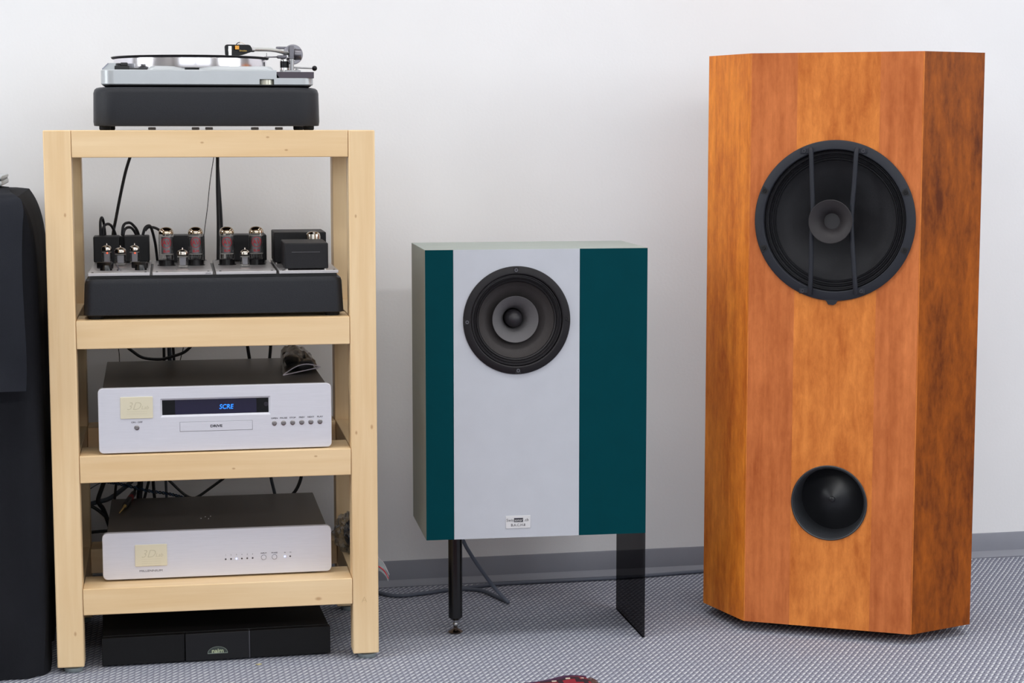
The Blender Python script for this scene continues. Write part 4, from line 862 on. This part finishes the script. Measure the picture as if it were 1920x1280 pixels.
part(horn, 'horn_driver', lathe(nb(), [(0, .016), (.030, .016), (.0335, .018), (.0345, .024), (.0345, .060), (.030, .075), (0, .075)], (hc[0]+.002, hc[1]+.004, hc[2]), axis='y', seg=48), pbr('horn_driver', srgb(38, 37, 40), .5))
def BP(px, py, b): return BIG.pt(px, py, b)
for pts in (((1519.5, 279, -.007), (1521, 288, -.012), (1522.5, 340, -.0135), (1524, 385, -.014), (1524, 415, -.014), (1521.5, 445, -.014), (1521, 490, -.0135), (1519.5, 535, -.012), (1518.5, 551, -.007)),
            ((1607.5, 279, -.007), (1605.5, 288, -.012), (1602, 340, -.0135), (1598, 385, -.014), (1596.5, 415, -.014), (1597.5, 445, -.014), (1600.5, 490, -.0135), (1603.5, 535, -.012), (1604.5, 551, -.007))):
    part(bs, 'horn_bar', tube(nb(), cr([BP(*p) for p in pts], 5), .0047, 12), bf_m)
for k, (px, py) in enumerate(((1508, 283), (1619, 283), (1434, 358), (1698, 361), (1432, 465), (1696, 470), (1505, 545), (1615, 546))):
    a, b, z = BP(px, py, -.0068)
    part(bs, 'screw', lathe(nb(), [(0, -.001), (.0018, -.001), (.002, -.0028), (.0036, -.0028), (.0042, -.0018), (.0042, .003), (0, .003)], (a, -.0068 if k not in (2, 3, 4, 5) else -.0060, z), axis='y', seg=16), pbr('screw_grey', srgb(84, 84, 90), .35, metal=.7) if k not in (2, 3, 4, 5) else black_plastic)
    if k in (0, 1, 6, 7):
        e_ = .006 if k in (0, 6) else -.006; bm = box(nb(), a-.0075+min(0, e_), a+.0075+max(0, e_), -.0088, -.0058, z-.0055, z+.0055, .0012); part(bfr, 'bar_mount', bm, bf_m)
    else:
        ax, az = a-bc[0], z-bc[2]; l = math.hypot(ax, az); ux, uz = ax/l, az/l; vx, vz = -uz, ux
        pts = [(a+ux*.0055+vx*.0075, z+uz*.0055+vz*.0075), (a+ux*.0055-vx*.0075, z+uz*.0055-vz*.0075), (a-ux*.0060-vx*.0045, z-uz*.0060-vz*.0045), (a-ux*.0080, z-uz*.0080), (a-ux*.0060+vx*.0045, z-uz*.0060+vz*.0045)]
        bm = nb(); lo = [bm.verts.new((q[0], -.0076, q[1])) for q in pts]; hi = [bm.verts.new((q[0], -.004, q[1])) for q in pts]
        bm.faces.new(lo); bm.faces.new(hi[::-1]); [bm.faces.new((lo[i], hi[i], hi[(i+1) % 5], lo[(i+1) % 5])) for i in range(5)]
        part(bfr, 'screw_recess', bm, pbr('recess', srgb(22, 21, 23), .7), flat=True)
pt_m = pbr('port_plastic', srgb(46, 48, 52), .42)
port = part(bs, 'port', lathe(nb(), [(.0755, 0), (.0757, -.0022), (.0742, -.0034), (.0722, -.0026), (.0695, .003), (.0668, .012), (.0655, .026), (.0655, .075), (.0675, .075), (.0688, .012), (.0702, .0005), (.0755, 0)], pc_, axis='y', seg=80), pt_m)
part(port, 'port_dome', lathe(nb(), [(.0656, .064), (.055, .060), (.04, .053), (.02, .044), (.006, .040), (.0055, .0375), (.004, .0365), (0, .0362)], pc_, axis='y', seg=56), pbr('port_dome', srgb(26, 27, 31), .35))
# ------------------------------------------------------------------ cloth-covered table at the left
TX0, TX1, TY0, TY1, TZ = -1.25, -.1735, -.535, -.045, .8935
tb = T_('side_table', 'table hidden under the long black cloth at the left edge', 'table', WORLD, (-.7, -.3, 0))
part(tb, 'table_top', box(nb(), TX0+.02, TX1-.025, TY0+.02, TY1-.02, TZ-.03, TZ-.003, .002), pbr('table_dark', srgb(60, 56, 54), .6))
for x in (TX0+.05, TX1-.06):
    for y in (TY0+.05, TY1-.05): part(tb, 'leg', box(nb(), x-.02, x+.02, y-.02, y+.02, 0, TZ-.0305, .002), MATS['table_dark'])
def cloth_ring(z, bulge, n=220):
    d_ = max(0, TZ-z); sx_ = .034*(1-math.exp(-d_/.045))
    pts = []; x0, x1, y0, y1 = TX0-bulge, TX1+sx_, TY0-.010*(1-math.exp(-d_/.03))-.050*(d_/TZ)**1.3, TY1+.01
    base = rrect(x0, x1, y0, y1, .018+.045*d_/TZ, 6); base = base+[base[0]]
    L = [0]
    for p, q in zip(base, base[1:]): L.append(L[-1]+math.dist(p, q))
    for k in range(n):
        s = L[-1]*k/n; i = max(j for j in range(len(L)-1) if L[j] <= s); f = (s-L[i])/(L[i+1]-L[i]); x = base[i][0]*(1-f)+base[i+1][0]*f; y = base[i][1]*(1-f)+base[i+1][1]*f
        cx_, cy_ = (x0+x1)/2, (y0+y1)/2; t = max(0, (TZ-z)/TZ)
        amp_ = min(.016, .022*t); wv = amp_*math.sin(s*26+2.2*math.sin(z*4)+1.1)+.4*amp_*math.sin(s*61+z*7)
        nx = 1 if x > x1-.03 else (-1 if x < x0+.03 else 0); ny = -1 if y < y0+.03 else (1 if y > y1-.03 else 0)
        x += nx*wv*.35; y += ny*(wv if ny < 0 else min(0, wv)*.3)
        x = min(x, -.1385 + .0) if y > -.62 else x; y = min(y, -.02)
        pts.append((x, y, z))
    return pts
rings = [cloth_ring(.0015, .040), cloth_ring(.02, .038)]+[cloth_ring(z_, .02) for z_ in (.06, .12, .18, .24, .3, .36, .42, .48, .54, .6, .66, .71, .75, .78, .80, .82, .835, .85, .86, .868, .875, .881, .886, .890)]
rings += [[(p[0]*1.0, p[1], p[2]) for p in cloth_ring(TZ+.0005, .0)]]
cc = ((TX0+TX1)/2, (TY0+TY1)/2)
top = rings[-1]; rings.append([(cc[0]+(p[0]-cc[0])*.96, cc[1]+(p[1]-cc[1])*.92, TZ+.0035) for p in top])
bm = loft(nb(), rings, cap=False); bm.faces.new([v for v in bm.verts if abs(v.co.z-(TZ+.0035)) < 1e-6][:220])
cloth_m = pbr('black_cloth', srgb(26, 27, 32), .9, spec=.2, bump=.4, bscale=600, var=.1, vscale=8)
single('tablecloth', bm, cloth_m, 'long black cloth draped to the floor at the left edge', 'cloth')
def flap(u, v):       # u along x, v from back edge of the table over the front and down
    x = -1.0+u*(.8330)
    k = [(-.30, .0045), (-.45, .0055), (-.535, .0055), (-.556, -.006), (-.566, -.045), (-.574, -.13), (-.580, -.23), (-.583, -.30), (-.584, -.352)]
    i = v*(len(k)-1); q = min(int(i), len(k)-2); f = i-q; y = k[q][0]*(1-f)+k[q+1][0]*f; dz = k[q][1]*(1-f)+k[q+1][1]*f
    dn = max(0, v-.4)/.6
    y -= .004+.010*dn*(1+math.sin(x*17+1.5))+.006*dn*math.sin(x*43+v*3); dz += .003*math.sin(x*23+v*9) if v < .4 else 0
    x += (.004*math.sin(v*9)*dn-.034*max(0, .45-v)/.45)*u
    pf = math.exp(-((v-.40)/.14)**2)
    nn = mnoise.noise(Vector((x*9, v*4, .7))); n2 = mnoise.noise(Vector((x*24, v*7, 3.7)))
    y -= (.010+.012*nn+.005*n2)*max(0, min(1, (v-.28)/.2)); dz += min(.0065, max(-.001, .005*nn+.003*n2+.003))*(v < .5)*min(1, (.5-v)*6)
    x += .006*pf*u+.003*nn*dn*u
    return (x, y, TZ+dz+.002)
bm = grid_surface(flap, 60, 34); bmesh.ops.solidify(bm, geom=bm.faces[:], thickness=.003)
single('dark_coverlet', bm, pbr('navy_cloth', srgb(42, 45, 55), .85, bump=.4, bscale=600, var=.1, vscale=10), 'dark blue-grey cloth folded over the front of the black tablecloth', 'cloth')
lx_ = -.2065; lt = T_('laptop', 'closed silver laptop corner resting on the cloth at far left', 'laptop', WORLD, (-.4, -.36, TZ+.0165))
part(lt, 'base', box(nb(), -.55, lx_, -.43, -.20, TZ+.0165, TZ+.0265, .003, 2), silver)
part(lt, 'gap', box(nb(), -.548, lx_-.002, -.428, -.202, TZ+.0265, TZ+.0285), black_plastic)
part(lt, 'lid', box(nb(), -.55, lx_, -.43, -.20, TZ+.0285, TZ+.0355, .0025, 2), silver)
# ------------------------------------------------------------------ rug corner
def rug_mat():
    m = bpy.data.materials.new('rug_wool'); m.use_nodes = True; nt = m.node_tree; p = nt.nodes['Principled BSDF']; N = nt.nodes.new; L = nt.links.new
    p.inputs['Roughness'].default_value = .95
    tc = N('ShaderNodeTexCoord'); v = N('ShaderNodeTexVoronoi'); v.inputs['Scale'].default_value = 26; v.distance = 'CHEBYCHEV'; L(tc.outputs['Object'], v.inputs[0])
    r = N('ShaderNodeValToRGB'); r.color_ramp.interpolation = 'CONSTANT'; e = r.color_ramp.elements; e[0].color = srgb(150, 30, 46); e[0].position = 0
    e[1].color = srgb(48, 22, 34); e[1].position = .3; e2 = r.color_ramp.elements.new(.55); e2.color = srgb(120, 26, 40)
    L(v.outputs['Distance'], r.inputs[0]); L(r.outputs[0], p.inputs['Base Color'])
    n = N('ShaderNodeTexNoise'); n.inputs['Scale'].default_value = 500; b = N('ShaderNodeBump'); b.inputs['Strength'].default_value = .6; b.inputs['Distance'].default_value = .002; L(n.outputs[0], b.inputs['Height']); L(b.outputs[0], p.inputs['Normal']); return m
C0 = Vector((.833, -.806, 0)); e_l = Vector((-.995, -.10, 0)).normalized(); e_d = Vector((.10, -.995, 0)).normalized()
rug = T_('rug', 'dark red patterned rug corner with wool fringe at the bottom edge', 'rug', WORLD, tuple(C0))
def hump(s, t): return .0065*math.exp(-((s-.035)/.035)**2-(t/.03)**2)
def rugf(z0):
    def f(u, v):
        s, t = u*.9, v*1.2; p = C0+e_l*s+e_d*t; p.z = z0+hump(s, t)+(.0012*math.sin(s*90)*(v < .02)); return tuple(p)
    return f
rt_, rb_ = rugf(.0062), rugf(.0008)
bm = loft(nb(), [[rt_(i/110, j/80) for j in range(81)]+[rb_(i/110, j/80) for j in range(80, -1, -1)] for i in range(111)])
part(rug, 'pile', bm, rug_mat())
bm = tube(nb(), [C0+e_l*(i/60*.9)+Vector((0, 0, .0042+hump(i/60*.9, 0)*1.1)) for i in range(61)], .0040, 8); part(rug, 'selvedge', bm, pbr('selvedge', srgb(64, 34, 62), .9))
bm = nb()
for i in range(32):
    s = .012+i*.0265; p = C0+e_l*s+e_d*.0105; box(bm, p.x-.0042, p.x+.0042, p.y-.0016, p.y+.0016, .0055+hump(s, .01), .0072+hump(s, .01))
part(rug, 'border_knots', bm, pbr('knot_white', srgb(214, 200, 186), .9))['kind'] = 'stuff'
bm = nb()
for i in range(420):
    t = random.uniform(0, 1.2); p = C0+e_d*t+Vector((0, 0, .0045)); q = p+Vector((random.uniform(.012, .022), random.uniform(-.008, .006), -.0035+random.uniform(0, .002)))
    tube(bm, [p, p.lerp(q, .5)+Vector((0, 0, random.uniform(0, .004))), q], .0009, 4)
fr_ = part(rug, 'fringe', bm, pbr('fringe', srgb(104, 72, 66), .9, var=.35, vscale=200)); fr_['kind'] = 'stuff'
